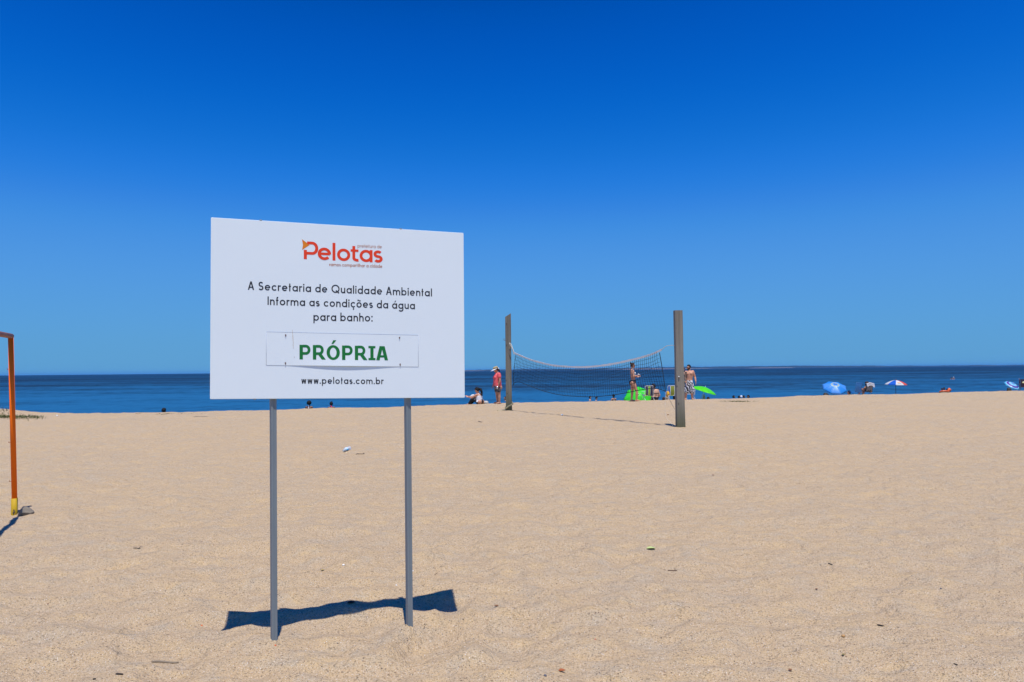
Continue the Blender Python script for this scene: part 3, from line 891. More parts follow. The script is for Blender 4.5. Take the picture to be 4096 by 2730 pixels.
grid = []
rg = random.Random(4)
for i in range(nv + 1):
    f = i / nv
    st = s0 + (s1 - s0) * f
    sb = bot[3].dot(pdir) + (bot[-1].dot(pdir) - bot[3].dot(pdir)) * f if f > .02 else bot[0].dot(pdir)
    a, b = uparam(top, st), uparam(bot, sb)
    colp = []
    for j in range(nh + 1):
        g = j / nh
        p = a.lerp(b, g)
        wob = .02 * math.sin(i * .35 + j * 1.1) * math.sin(g * math.pi)
        edge = max(0, 1 - min(f, 1 - f) / .06)
        p = p + V((0, 0, wob + rg.uniform(-.006, .006) + .05 * edge * math.sin(g * math.pi))) + pdir * rg.uniform(-.006, .006) + pnorm * .05 * math.sin(g * math.pi + f * 7)
        colp.append(p)
    grid.append(colp)
bm = bmesh.new()
for i in range(1, nv): tube(bm, grid[i], .0042, 4)
for j in range(1, nh): tube(bm, [grid[i][j] for i in range(nv + 1)], .0042, 4)
netting = from_bm('netting', bm, cordm, net)
netting['kind'] = 'stuff'
# ropes tying the net to the posts
pl_ = U(115, 410) - NL
loc_tube('tie_rope', smoothcurve([top[0], U(135, 465) - NL, pl_, pl_ + V((-.05, -.02, .03)), pl_ + V((-.02, -.06, -.05)), U(125, 455) - NL, U(145, 520) - NL], 5), .010, ropem, net, 6)
loc_tube('tie_rope', smoothcurve([top[-1], U(1745, 430) - NL, T2 * .66 + N2 * .34 - NL + V((-.10, -.02, .12))], 5), .007, ropem, net, 6)
tr = N2 - NL
loc_tube('tie_rope', [bot[-1], tr + V((-.15, -.03, .45))], .005, pm('dark_rope', (.10, .09, .07), .9, .2, 60), net, 6)
loc_tube('tie_rope', smoothcurve([bot[-1], bot[-1].lerp(tr, .35) + V((-.14, 0, -.30)), bot[-1].lerp(tr, .75) + V((-.16, 0, -.12)), tr + V((-.2, 0, .03))], 6), .003, ropem, net, 6)
# rope wrapped about the foot of the far post
bm = bmesh.new()
hw1 = .118
lo = [(-hw1, -.11, .05), (0, -.115, .14), (hw1, -.11, .23), (hw1 + .01, .1, .2), (-hw1 - .01, .1, .1), (-hw1, -.115, .07), (0, -.12, .16), (hw1 * .9, -.125, .2), (hw1, -.13, .3)]
tube(bm, smoothcurve([N1 + V(p) for p in lo], 5), .016, 6)
tube(bm, smoothcurve([N1 + V((-hw1, -.11, .05)), onsand(N1 + V((-.25, -.13, 0)), .01), onsand(N1 + V((-.42, -.1, 0)), .012)], 5), .014, 6)
o = from_bm('rope', bm, pm('straw_rope', (.36, .33, .20), .9, .3, 50))
tag(o, 'straw coloured rope wound round the foot of the far net post', 'rope')
# ================================================================ figures
def remesh(bm, voxel, it=3, fac=.5):
    """fuse overlapping volumes into one continuous skin"""
    me = bpy.data.meshes.new('tmp')
    bmesh.ops.recalc_face_normals(bm, faces=bm.faces)
    bm.to_mesh(me); bm.free()
    o = bpy.data.objects.new('tmp', me)
    COL.objects.link(o)
    r = o.modifiers.new('r', 'REMESH'); r.mode, r.voxel_size = 'VOXEL', voxel
    s = o.modifiers.new('s', 'SMOOTH'); s.iterations, s.factor = it, fac
    dg = bpy.context.evaluated_depsgraph_get()
    out = bpy.data.meshes.new_from_object(o.evaluated_get(dg))
    bpy.data.objects.remove(o); bpy.data.meshes.remove(me)
    return out
def limb(bm, pts, rs):
    for k in range(len(pts)):
        ball(bm, pts[k], rs[k], 2)
        if k: cone(bm, pts[k - 1], rs[k - 1], pts[k], rs[k], 14)
def loft(bm, rings, seg=22):
    """rings: (centre, half-width vector, half-depth vector)"""
    R = []
    for c, a, b in rings:
        R.append([bm.verts.new(V(c) + V(a) * math.cos(2 * math.pi * k / seg) + V(b) * math.sin(2 * math.pi * k / seg)) for k in range(seg)])
    for k in range(len(R) - 1):
        for j in range(seg): bm.faces.new((R[k][j], R[k][(j + 1) % seg], R[k + 1][(j + 1) % seg], R[k + 1][j]))
    bm.faces.new(R[0][::-1]); bm.faces.new(R[-1])
def basis(f, up=V((0, 0, 1))):
    f = V(f).normalized()
    s = f.cross(up).normalized()
    return s, f, s.cross(f).normalized()
def add_head(bm, c, face, k=1.0):
    s, f, u = basis(face)
    M = Matrix((s, f, u)).transposed()
    ball(bm, c + u * .012 * k, (.074 * k, .092 * k, .098 * k), 3, M)
    ball(bm, c + f * .028 * k - u * .055 * k, (.055 * k, .060 * k, .058 * k), 3, M)
    ball(bm, c + f * .066 * k - u * .088 * k, (.022 * k, .02 * k, .018 * k), 2, M)        # chin
    cone(bm, c + f * .082 * k + u * .008 * k, .010 * k, c + f * .108 * k - u * .028 * k, .014 * k, 10)
    ball(bm, c + f * .104 * k - u * .03 * k, .013 * k, 2)
    ball(bm, c + f * .084 * k - u * .056 * k, (.022 * k, .012 * k, .010 * k), 2, M)       # mouth
    for q in (-1, 1):
        ball(bm, c + s * q * .076 * k - f * .004 * k - u * .008 * k, (.010 * k, .020 * k, .030 * k), 2, M)
        ball(bm, c + s * q * .03 * k + f * .074 * k + u * .018 * k, (.022 * k, .014 * k, .007 * k), 2, M)   # brow
def add_hand(bm, wrist, d, palm, k=1.0, curl=.35):
    """palm with four bent fingers of unequal length and a thumb leaving its side"""
    d = V(d).normalized()
    n = V(palm); n = (n - d * n.dot(d)).normalized()
    s = d.cross(n).normalized()
    M = Matrix((s, d, n)).transposed()
    c = wrist + d * .048 * k
    ball(bm, c, (.040 * k, .052 * k, .017 * k), 2, M)
    for q, ln in ((-1.5, .062), (-.5, .074), (.5, .078), (1.5, .07)):
        a = wrist + d * .088 * k + s * q * .0195 * k
        dd = (d + s * q * .06).normalized()
        m1 = a + (dd + n * curl * .5).normalized() * ln * .55 * k
        m2 = m1 + (dd + n * curl * 1.6).normalized() * ln * .5 * k
        limb(bm, [a - d * .012 * k, a, m1, m2], [.0095 * k, .0092 * k, .0085 * k, .0072 * k])
    a = wrist + d * .03 * k + s * .034 * k
    m1 = a + (d * .55 + s * .75 + n * .3).normalized() * .038 * k
    m2 = m1 + (d * .85 + s * .25 + n * .5).normalized() * .032 * k
    limb(bm, [a - s * .012 * k, a, m1, m2], [.012 * k, .0115 * k, .010 * k, .0085 * k])
def torso_rings(P, Wst, C, Nk, front, hip, waist, chest, shoulder, neck):
    """each size is (half width, half depth)"""
    pts = [P + (P - Wst).normalized() * .07, P, P.lerp(Wst, .5), Wst, Wst.lerp(C, .5), C, C.lerp(Nk, .55), C.lerp(Nk, .86), Nk]
    L2 = lambda a, b, t: (a[0] * (1 - t) + b[0] * t, a[1] * (1 - t) + b[1] * t)
    sz = [(hip[0] * .72, hip[1] * .72), hip, L2(hip, waist, .55), waist, L2(waist, chest, .6), chest, (shoulder[0] * .98, L2(chest, shoulder, .6)[1]), (shoulder[0] * .72, shoulder[1] * .9), neck]
    out = []
    f0 = V(front).normalized()
    for k, p in enumerate(pts):
        ax = (pts[min(k + 1, len(pts) - 1)] - pts[max(k - 1, 0)]).normalized()
        f = (f0 - ax * f0.dot(ax)).normalized()
        s = f.cross(ax).normalized()
        out.append((p, s * sz[k][0], f * sz[k][1]))
    return out
BODY = {}
def shell(parent, name, me, pred, off, mat, smooth_it=0):
    """garment that follows the body: the body's faces where pred holds, pushed out"""
    n = len(me.vertices)
    co = np.empty(n * 3); me.vertices.foreach_get('co', co); co = co.reshape(-1, 3)
    no = np.empty(n * 3); me.vertices.foreach_get('normal', no); no = no.reshape(-1, 3)
    keep = pred(co)
    fs = [tuple(p.vertices) for p in me.polygons if all(keep[i] for i in p.vertices)]
    used = sorted({i for f in fs for i in f})
    if not used: return None
    ix = {v: k for k, v in enumerate(used)}
    vs_ = co[used] + no[used] * off
    o = from_py(name, vs_, [tuple(ix[i] for i in f) for f in fs], mat, parent)
    return o
SKIN = {}
def skin(tone):
    if tone not in SKIN:
        col = {'fair': (.62, .35, .235), 'tan': (.50, .245, .145), 'warm': (.58, .285, .175), 'brown': (.20, .088, .05), 'pale': (.60, .36, .26), 'dark': (.115, .052, .032)}[tone]
        SKIN[tone] = pm('skin_' + tone, col, .5, .10, 9, spec=.4)
    return SKIN[tone]
def hairm(c): return pm('hair_' + c, {'black': (.008, .007, .007), 'brown': (.045, .022, .012), 'dark': (.018, .011, .008)}[c], .7, .5, 45, bumpy=.8, spec=.25)
def person(name, root, label, J, tone, sex='f', k=1.0, voxel=.0085, cat='person', group=None):
    """J: P W C N head face front, armL armR (shoulder, elbow, wrist, hand dir, palm), legL legR (hip, knee, ankle, toe dir)"""
    bm = bmesh.new()
    g = J.get('girth', 1.0)
    if sex == 'f': d = dict(hip=(.172, .125), waist=(.128, .098), chest=(.145, .108), shoulder=(.172, .078), neck=(.055, .052))
    else: d = dict(hip=(.158, .115), waist=(.146, .105), chest=(.178, .120), shoulder=(.195, .085), neck=(.062, .060))
    d.update(J.get('size', {}))
    d = {a: (b[0] * k * g, b[1] * k * g) for a, b in d.items()}
    loft(bm, torso_rings(J['P'], J['W'], J['C'], J['N'], J['front'], **d))
    f = V(J['front']).normalized()
    s = f.cross(V((0, 0, 1))).normalized()
    if J.get('bust'):
        for q in (-1, 1): ball(bm, J['C'] + f * (d['chest'][1] * .62) + s * q * .068 * k + V((0, 0, -.015)), J['bust'], 2)
    if J.get('seat', True):
        for q in (-1, 1): ball(bm, J['P'] - f * d['hip'][1] * .52 + s * q * .075 * k + V((0, 0, -.03 * k)), d['hip'][1] * .82, 2)
    if J.get('pecs'):
        for q in (-1, 1): ball(bm, J['C'] + f * (d['chest'][1] * .62) + s * q * .075 * k + V((0, 0, .03)), (.078, .058, .055), 2)
        for q in (-1, 1): ball(bm, J['W'] + f * (d['waist'][1] * .70) + s * q * .035 * k + V((0, 0, .03)), (.032, .032, .07), 2)
    if J.get('belly'): ball(bm, J['W'] + f * d['waist'][1] * .45, J['belly'], 2)
    limb(bm, [J['N'] - V((0, 0, .03)), J['head'] - V(J['face']).normalized() * .015 + V((0, 0, -.05 * k))], [.056 * k * (1.1 if sex == 'm' else 1), .05 * k * (1.15 if sex == 'm' else 1)])
    add_head(bm, J['head'], J['face'], k * J.get('hk', 1.0))
    ar = J.get('arm_r', (.052, .044, .036, .026) if sex == 'f' else (.062, .052, .043, .030))
    for a in ('armL', 'armR'):
        if a not in J: continue
        S, E, Wr, hd, pl = J[a]
        mid = S.lerp(E, .4)
        fm = E.lerp(Wr, .3)
        limb(bm, [S, mid, E, fm, Wr], [ar[0] * k, ar[0] * .92 * k, ar[1] * .92 * k, ar[2] * 1.12 * k, ar[3] * k])
        limb(bm, [S, J['C'].lerp(J['N'], .6)], [ar[0] * k, .06 * k])
        add_hand(bm, Wr, hd, pl, k * .95, J.get('curl', .5))
    lr = J.get('leg_r', (.092, .058, .058, .036) if sex == 'f' else (.094, .062, .062, .042))
    for a in ('legL', 'legR'):
        if a not in J: continue
        Hp, K, A, toe = J[a]
        toe = V(toe).normalized()
        th = Hp.lerp(K, .45); cf = K.lerp(A, .3)
        limb(bm, [Hp, th, K, cf, A], [lr[0] * k, lr[0] * .86 * k, lr[1] * k, lr[2] * 1.05 * k, lr[3] * k])
        limb(bm, [A - toe * .035 * k + V((0, 0, -.035)) * k, A + toe * .03 * k + V((0, 0, -.03)) * k, A + toe * .14 * k + V((0, 0, -.052)) * k], [.034 * k, .036 * k, .026 * k])
    me = remesh(bm, voxel, 4)
    o = from_me(name, me, skin(tone), loc=root)
    tag(o, label, cat, group)
    return o
def hair_cap(o, J, mat, k=1.0, grow=.012, fringe=.03, low=-.06, extra=None, name='hair'):
    c = J['head']; kk = k * J.get('hk', 1.0)
    s, f, u = basis(J['face'])
    bm = bmesh.new()
    M = Matrix((s, f, u)).transposed()
    ball(bm, c + u * .016 * kk - f * .006 * kk, ((.074 + grow) * kk, (.092 + grow) * kk, (.098 + grow) * kk), 4, M)
    dele = [v for v in bm.verts if ((v.co - c).dot(f) > fringe * kk and (v.co - c).dot(u) < .062 * kk) or ((v.co - c).dot(u) < low * kk) or ((v.co - c).dot(f) > -.012 * kk and (v.co - c).dot(u) < .012 * kk)]
    bmesh.ops.delete(bm, geom=dele, context='VERTS')
    bmesh.ops.solidify(bm, geom=bm.faces[:], thickness=grow * .9 * kk)
    if extra: extra(bm, c, s, f, u, kk)
    rg_ = random.Random(int(abs(c.x * 977 + c.z * 131) * 10))
    for v in bm.verts: v.co += V((rg_.uniform(-1, 1), rg_.uniform(-1, 1), rg_.uniform(-1, 1))) * .0055 * kk
    return from_bm(name, bm, mat, o)
def eyes(o, J, k=1.0, glasses=False):
    c = J['head']; s, f, u = basis(J['face']); kk = k * J.get('hk', 1.0)
    if glasses:
        bm = bmesh.new()
        M = Matrix((s, f, u)).transposed()
        for q in (-1, 1):
            ball(bm, c + s * q * .034 * kk + f * .092 * kk + u * .006 * kk, (.03 * kk, .012 * kk, .022 * kk), 2, M)
            tube(bm, [c + s * q * .058 * kk + f * .088 * kk + u * .01 * kk, c + s * q * .082 * kk + f * .03 * kk + u * .008 * kk, c + s * q * .082 * kk - f * .01 * kk + u * .008 * kk], .004 * kk, 6)
        tube(bm, [c - s * .02 * kk + f * .1 * kk + u * .008 * kk, c + s * .02 * kk + f * .1 * kk + u * .008 * kk], .004 * kk, 6)
        me = remesh(bm, .004, 0)
        from_me('sunglasses', me, pm('sunglass_black', (.01, .01, .012), .15, .1, 10), o)
        return
    for q in (-1, 1):
        bm = bmesh.new()
        ball(bm, c + s * q * .031 * kk + f * .082 * kk + u * .002 * kk, .011 * kk, 2)
        from_bm('eye', bm, pm('eye_dark', (.03, .02, .015), .2, .2, 40), o)
def garment(o, name, build, mat, voxel=.01, it=4):
    bm = bmesh.new(); build(bm)
    return from_me(name, remesh(bm, voxel, it), mat, o)
def zoomer(ox, oy, s, d, root):
    return lambda zx, zy, dy=0.0: W(ox + zx * s, oy + zy * s, d + dy) - root
def floor_z(root, p, dz): return V((p.x, p.y, H(root.x + p.x, root.y + p.y) - root.z + dz))
def ground_at(px, d):
    p = W(px, 1480, d)
    return onsand(p)

# ---- standing woman in a coral shirt and sun visor
R0 = G(1999, 1615)
Z = zoomer(1840, 1430, .13393, R0.y, R0)
J = dict(P=Z(1125, 880), W=Z(1112, 745), C=Z(1108, 590), N=Z(1130, 478), head=Z(1075, 372), face=(-.9, -.3, -.32), front=(-.95, -.3, 0), girth=1.08,
         size=dict(waist=(.150, .128), chest=(.155, .125)), bust=.075, belly=.10,
         armL=(Z(1170, 505, -.18), Z(1192, 690, -.23), Z(1150, 822, -.23), (-.12, -.02, -1), (-1, .3, 0)),
         armR=(Z(1095, 505, .18), Z(1040, 700, .24), Z(985, 838, .20), (-.2, 0, -1), (-1, -.3, 0)),
         legL=(Z(1150, 930, -.09), Z(1172, 1130, -.09), floor_z(R0, Z(1178, 1350, -.09), .075), (-1, -.25, 0)),
         legR=(Z(1100, 930, .09), Z(1105, 1130, .09), floor_z(R0, Z(1122, 1350, .07), .075), (-1, -.1, 0)))
o = person('person', R0, 'woman in coral shirt, dark shorts and sun visor standing near the left net post', J, 'tan')
JC = J
def build(bm):
    r = torso_rings(J['P'], J['W'], J['C'], J['N'], J['front'], (.20, .165), (.182, .168), (.18, .158), (.195, .10), (.075, .07))
    loft(bm, [(J['P'] + V((0, 0, -.005)), r[1][1], r[1][2])] + r[2:])
    for q in (-1, 1): ball(bm, J['C'] + V(J['front']) * .085 + V((-.3, .95, 0)) * q * .07 + V((0, 0, -.02)), .088, 2)
    for a in ('armL', 'armR'):
        S, E = J[a][0], J[a][1]
        limb(bm, [J['N'].lerp(S, .45) + V((0, 0, -.02)), S, S.lerp(E, .42)], [.07, .068, .074])
garment(o, 'shirt', build, pm('coral_cotton', (.80, .115, .125), .8, .10, 7, bumpy=.5))
def build(bm):
    loft(bm, [(J['P'] + V((0, 0, -.10)), V((.3, .95, 0)) * .19, V((-.95, .3, 0)) * .155), (J['P'] + V((0, 0, .06)), V((.3, .95, 0)) * .185, V((-.95, .3, 0)) * .15)])
    for a in ('legL', 'legR'): limb(bm, [J[a][0], J[a][0].lerp(J[a][1], .32)], [.112, .108])
def patterned(name, a, b, sc, lo=.45, hi=.55, dist=1.5):
    mt, t, bb, _, L = nodes_of(name)
    f = noise(t, objco(t), sc, 3, .6, dist)
    L.new(mixcol(t, ramp(t, f, [(lo, 0.0), (hi, 1.0)]), a, b), bb.inputs['Base Color'])
    bb.inputs['Roughness'].default_value = .8
    return mt
garment(o, 'shorts', build, patterned('shorts_print', (.035, .035, .045), (.20, .17, .17), 22))
hair_cap(o, J, hairm('dark'), extra=lambda bm, c, s, f, u, k: limb(bm, [c - f * .09 + u * .0, c - f * .12 - u * .07, c - f * .115 - u * .16], [.034, .032, .016]))
eyes(o, J)
bm = bmesh.new(); ball(bm, J['head'] - V(J['face']).normalized() * .115 + V((0, 0, .01)), (.03, .04, .04), 2)
from_bm('scrunchie', bm, pm('white_cloth', (.75, .74, .74), .8, .06, 20, bumpy=.3), o)
s_, f_, u_ = basis(J['face'])
hat = bmesh.new()
c = J['head'] + u_ * .05
loft(hat, [(c, s_ * .092, f_ * .112), (c + u_ * .045, s_ * .09, f_ * .108), (c + u_ * .078, s_ * .078, f_ * .094), (c + u_ * .088, s_ * .06, f_ * .07)], 24)
o2 = from_bm('hat_crown', hat, pm('straw_weave', (.40, .32, .16), .85, .3, 90, bumpy=.5), o)
bm = bmesh.new()
rim_i, rim_o, rim_u = [], [], []
for k in range(25):
    a = math.radians(-110 + 220 * k / 24)
    w_ = max(0.0, math.cos(a * .78)) ** .8
    pi_ = c + s_ * math.sin(a) * .095 + f_ * math.cos(a) * .114
    po_ = c + s_ * math.sin(a) * (.095 + .055 * w_) + f_ * (math.cos(a) * .114 + .125 * w_) - u_ * .035 * w_
    rim_i.append((pi_, pi_ - u_ * .006)); rim_o.append((po_, po_ - u_ * .006))
vi = [[bm.verts.new(x) for x in p] for p in rim_i]; vo_ = [[bm.verts.new(x) for x in p] for p in rim_o]
for k in range(24):
    bm.faces.new((vi[k][0], vo_[k][0], vo_[k + 1][0], vi[k + 1][0]))
    bm.faces.new((vi[k + 1][1], vo_[k + 1][1], vo_[k][1], vi[k][1]))
    bm.faces.new((vo_[k][0], vo_[k][1], vo_[k + 1][1], vo_[k + 1][0]))
bmesh.ops.recalc_face_normals(bm, faces=bm.faces)
from_bm('hat_brim', bm, pm('visor_white', (.80, .80, .80), .55, .03, 10), o2)
bm = bmesh.new()
wr = J['armL'][2]
cone(bm, wr + V((-.05, -.0, -.17)), .03, wr + V((-.05, 0, -.06)), .032, 14)
cone(bm, wr + V((-.05, -.0, -.178)), .024, wr + V((-.05, 0, -.17)), .03, 14)
tag(from_bm('drink_can', bm, pm('can_silver', (.72, .72, .74), .3, .15, 20, metal=.5), loc=R0), 'silvery drink can held by the woman in coral', 'can')

# ---- woman in bikini behind the net
R0 = G(2537, 1606)
Z = zoomer(2480, 1430, .12758, R0.y, R0)
J = dict(P=Z(412, 775), W=Z(408, 645), C=Z(392, 500), N=Z(372, 392), head=Z(398, 262), face=(.97, .12, -.08), front=(.98, .15, 0),
         size=dict(hip=(.165, .125), waist=(.122, .092), chest=(.140, .10)), bust=.066,
         armR=(Z(368, 418, -.16), Z(425, 597, -.20), Z(548, 578, -.10), (1, .3, .38), (0, .9, .5)),
         armL=(Z(385, 418, .16), Z(445, 597, .18), Z(535, 612, .06), (1, -.25, .05), (0, -.6, .8)),
         legR=(Z(438, 850, -.09), Z(528, 1065, -.10), floor_z(R0, Z(522, 1310, -.10), .075), (1, -.15, 0)),
         legL=(Z(395, 850, .08), Z(388, 1065, .09), floor_z(R0, Z(362, 1315, .09), .075), (1, .1, 0)))
o = person('person', R0, 'woman in bikini with hair in a bun standing behind the net', J, 'warm')
BK = o
eyes(o, J, glasses=True)
hair_cap(o, J, hairm('brown'), extra=lambda bm, c, s, f, u, k: (ball(bm, c - f * .085 + u * .085, .045, 2), ball(bm, c - f * .10 + u * .10, (.03, .03, .05), 2)))
PW = J['P']; CC = J['C']
blk = pm('black_lycra', (.010, .010, .012), .45, .2, 20)
def pred(co):
    z = co[:, 2] - PW.z; x = co[:, 0] - PW.x; y = np.abs(co[:, 1] - PW.y)
    return (z < .075 + .02 * np.abs(x) / .1) & (z > -.15) & (z > .045 - .26 * np.clip(.16 - y, 0, .16) / .13)
shell(o, 'bikini_bottom', o.data, pred, .005, blk)
bm = bmesh.new()
sp_ = PW + V((.03, -.178, .05))
tube(bm, smoothcurve([sp_, sp_ + V((.015, -.012, -.06)), sp_ + V((.01, -.01, -.13))], 5), .010, 6)
tube(bm, smoothcurve([sp_, sp_ + V((-.01, -.014, -.05)), sp_ + V((-.012, -.01, -.10))], 5), .010, 6)
from_bm('bikini_tie', bm, blk, o)
wtop = patterned('bikini_print', (.75, .74, .70), (.16, .30, .42), 26, .55, .62)
def pred(co):
    z = co[:, 2] - CC.z; x = co[:, 0] - CC.x; y = np.abs(co[:, 1] - CC.y)
    cup = (x > .045) & (np.abs(z + .02) < .062) & (y < .135)
    strap = (np.abs(z + .055) < .011) & (y < .15)
    neck = (z > .03) & (z < .24) & (np.abs(y - (.09 - .16 * z)) < .013) & (x > -.01)
    return cup | strap | neck
shell(o, 'bikini_top', o.data, pred, .006, wtop)
hb = J['armR'][2]
bm = bmesh.new(); box(bm, hb + V((.085, .05, .05)), (.012, .036, .06), Matrix.Rotation(.5, 3, 'Y'), .004)
tag(from_bm('phone', bm, pm('phone_black', (.015, .015, .018), .25, .1, 8), loc=R0), 'dark phone in the hands of the woman in bikini', 'phone')

# ---- bearded man in patterned board shorts
R0 = ground_at(2757, 36.3)
Z = zoomer(2660, 1430, .12752, R0.y, R0)
J = dict(P=Z(757, 790), W=Z(765, 668), C=Z(770, 530), N=Z(765, 425), head=Z(745, 312), face=(-.92, -.4, -.02), front=(-.28, -.96, 0), hk=1.0, pecs=True,
         armR=(Z(655, 462, -.02), Z(636, 632, -.03), Z(655, 782, -.12), (.08, -.1, -1), (1, 0, 0)),
         armL=(Z(876, 448, .02), Z(938, 620, .04), Z(965, 758, -.06), (.02, -.1, -1), (-1, 0, 0)),
         legR=(Z(700, 850), Z(662, 1085, -.02), floor_z(R0, Z(648, 1300), .08), (-.5, -.85, 0)),
         legL=(Z(815, 850), Z(846, 1085, -.02), floor_z(R0, Z(852, 1300), .08), (.35, -.95, 0)))
o = person('person', R0, 'bearded bare-chested man in black and white board shorts beside the thick grey post', J, 'warm', 'm')
eyes(o, J, glasses=True)
hair_cap(o, J, hairm('black'), grow=.014, low=-.03)
hc = J['head']; s_, f_, u_ = basis(J['face'])
def pred(co):
    r_ = co - np.array(hc)
    a, b, c2 = r_ @ np.array(f_), r_ @ np.array(u_), np.abs(r_ @ np.array(s_))
    return (b < -.045 + .03 * (a < .04)) & (b > -.125) & (a > -.005) & ~((a > .075) & (np.abs(b + .056) < .008)) & (c2 < .09)
shell(o, 'beard', o.data, pred, .009, hairm('black'))
S_, E_, W_ = J['armR'][0], J['armR'][1], J['armR'][2]
def pred(co):
    p = co - np.array(S_); ax = np.array(E_ - S_); t_ = (p @ ax) / (ax @ ax)
    dist = np.linalg.norm(p - np.clip(t_, 0, 1)[:, None] * ax, axis=1)
    p2 = co - np.array(E_); ax2 = np.array(W_ - E_); t2 = (p2 @ ax2) / (ax2 @ ax2)
    d2 = np.linalg.norm(p2 - np.clip(t2, 0, 1)[:, None] * ax2, axis=1)
    return ((dist < .075) & (t_ > -.05) & (t_ < 1)) | ((d2 < .06) & (t2 > 0) & (t2 < .8))
shell(o, 'tattoo', o.data, pred, .0015, patterned('tattoo_ink', (.085, .075, .065), (.34, .18, .11), 24, .45, .6))
def build(bm):
    sx = V((.96, -.28, 0)); fx_ = V((-.28, -.96, 0))
    loft(bm, [(J['P'] + V((0, 0, -.13)), sx * .185, fx_ * .135), (J['P'] + V((0, 0, 0)), sx * .178, fx_ * .135), (J['P'] + V((0, 0, .10)), sx * .155, fx_ * .118)])
    for a in ('legR', 'legL'):
        Hp, K = J[a][0], J[a][1]
        limb(bm, [Hp, Hp.lerp(K, .5), Hp.lerp(K, .92)], [.118, .122, .118])
def zigzag(name):
    mt, t, bb, _, L = nodes_of(name)
    wv_ = N(t, 'ShaderNodeTexWave', i_Scale=3.2, i_Distortion=9.0, i_Detail=2.0)
    wv_.inputs['Detail Scale'].default_value = 1.6
    L.new(mapping(t, objco(t), (1, 1, 1), (.3, .4, .6)), wv_.inputs['Vector'])
    L.new(ramp(t, wv_.outputs['Fac'], [(.44, (.022, .022, .026)), (.52, (.66, .65, .66))]), bb.inputs['Base Color'])
    bb.inputs['Roughness'].default_value = .8
    return mt
garment(o, 'board_shorts', build, zigzag('board_shorts_print'))

# ---- dark-haired woman half hidden behind the thick post
R0 = ground_at(2731, 37.4)
base = lambda x, z, y=0: V((x, y, z))
J = dict(P=base(0, .90), W=base(0, 1.05), C=base(0, 1.23), N=base(0, 1.38), head=base(.0, 1.50), face=(-.2, -.95, -.1), front=(0, -1, 0), bust=.06,
         armR=(base(-.17, 1.33), base(-.23, 1.08), base(-.20, .86, -.1), (0, -.1, -1), (1, 0, 0)),
         armL=(base(.17, 1.33), base(.21, 1.08), base(.14, .92, -.16), (-.3, -.3, -1), (-1, 0, 0)),
         legR=(base(-.09, .84), base(-.09, .46), base(-.09, .08), (-.2, -1, 0)), legL=(base(.09, .84), base(.09, .46), base(.09, .08), (.2, -1, 0)))
o = person('person', R0, 'dark-haired woman mostly hidden behind the thick grey post', J, 'fair', voxel=.011)
hair_cap(o, J, hairm('black'), grow=.02, extra=lambda bm, c, s, f, u, k: limb(bm, [c - f * .05 - u * .02, c - f * .07 - u * .16, c - f * .09 - u * .30], [.095, .10, .07]))
eyes(o, J)
shell(o, 'dress', o.data, lambda co: (co[:, 2] < 1.28) & (co[:, 2] > .60) & (np.abs(co[:, 0]) < .19), .012, patterned('dress_print', (.02, .02, .025), (.6, .6, .62), 14, .52, .58))
bm = bmesh.new()
p = ground_at(2737, 37.1)
loft(bm, [((0, 0, 0), (.10, 0, 0), (0, .06, 0)), ((0, 0, .16), (.12, 0, 0), (0, .075, 0)), ((0, 0, .28), (.09, 0, 0), (0, .03, 0))], 16)
tube(bm, smoothcurve([(-.07, 0, .27), (-.05, 0, .42), (.05, 0, .42), (.07, 0, .27)], 6), .008, 6)
o = from_bm('bag', bm, pm('yellow_canvas', (.72, .46, .02), .7, .1, 15), loc=p + V((0, 0, .45)))
tag(o, 'yellow bag hanging beside the man in board shorts', 'bag')

# ---- seated woman in a white strappy top
R0 = G(1908, 1617)
Z = zoomer(1840, 1430, .13393, R0.y, R0)
hipz = .11
J = dict(P=floor_z(R0, Z(585, 1350), .12), W=Z(578, 1275), C=Z(572, 1180), N=Z(568, 1090), head=Z(512, 985), face=(-.84, .35, -.38), front=(-.8, .6, 0), girth=1.02,
         armL=(Z(497, 1122, -.12), Z(345, 1205, -.10), Z(245, 1188, .06), (-.8, .3, .5), (0, .5, -1)),
         armR=(Z(640, 1112, .12), Z(470, 1200, .32), Z(330, 1170, .36), (-1, 0, .1), (0, -.5, -1)),
         legL=(floor_z(R0, Z(545, 1360, -.02), .12), Z(395, 1235, .22), floor_z(R0, Z(268, 1385, .36), .06), (-.8, .5, 0)),
         legR=(floor_z(R0, Z(600, 1360, .16), .12), Z(450, 1235, .42), floor_z(R0, Z(330, 1385, .55), .06), (-.8, .5, 0)))
o = person('person', R0, 'woman with black ponytail and white top sitting on the sand beside the sign', J, 'warm')
eyes(o, J)
hair_cap(o, J, hairm('black'), grow=.016, extra=lambda bm, c, s, f, u, k: limb(bm, [c - f * .10 + u * .02, c - f * .17 - u * .03, c - f * .16 - u * .17, c - f * .12 - u * .30], [.045, .05, .045, .015]))
def build(bm):
    r = torso_rings(J['P'], J['W'], J['C'], J['N'], J['front'], (.195, .155), (.16, .13), (.165, .125), (.178, .09), (.06, .06))
    loft(bm, r[:6] + [(J['C'] + V((0, 0, .05)), r[5][1] * .97, r[5][2] * .95)])
garment(o, 'top', build, pm('white_cotton', (.78, .78, .80), .8, .05, 9, bumpy=.4))
f = V((-.8, .6, 0)); s = V((.6, .8, 0))
bm = bmesh.new()
for q in (-1, 1): tube(bm, smoothcurve([J['C'] + V((0, 0, .05)) - f * .12 + s * q * .08, J['N'].lerp(J['armL' if q < 0 else 'armR'][0], .45) + V((0, 0, .045)), J['C'] + V((0, 0, .05)) + f * .12 + s * q * .08], 6), .008, 6)
from_bm('strap', bm, MATS['white_cotton'], o)
Pz = J['P']
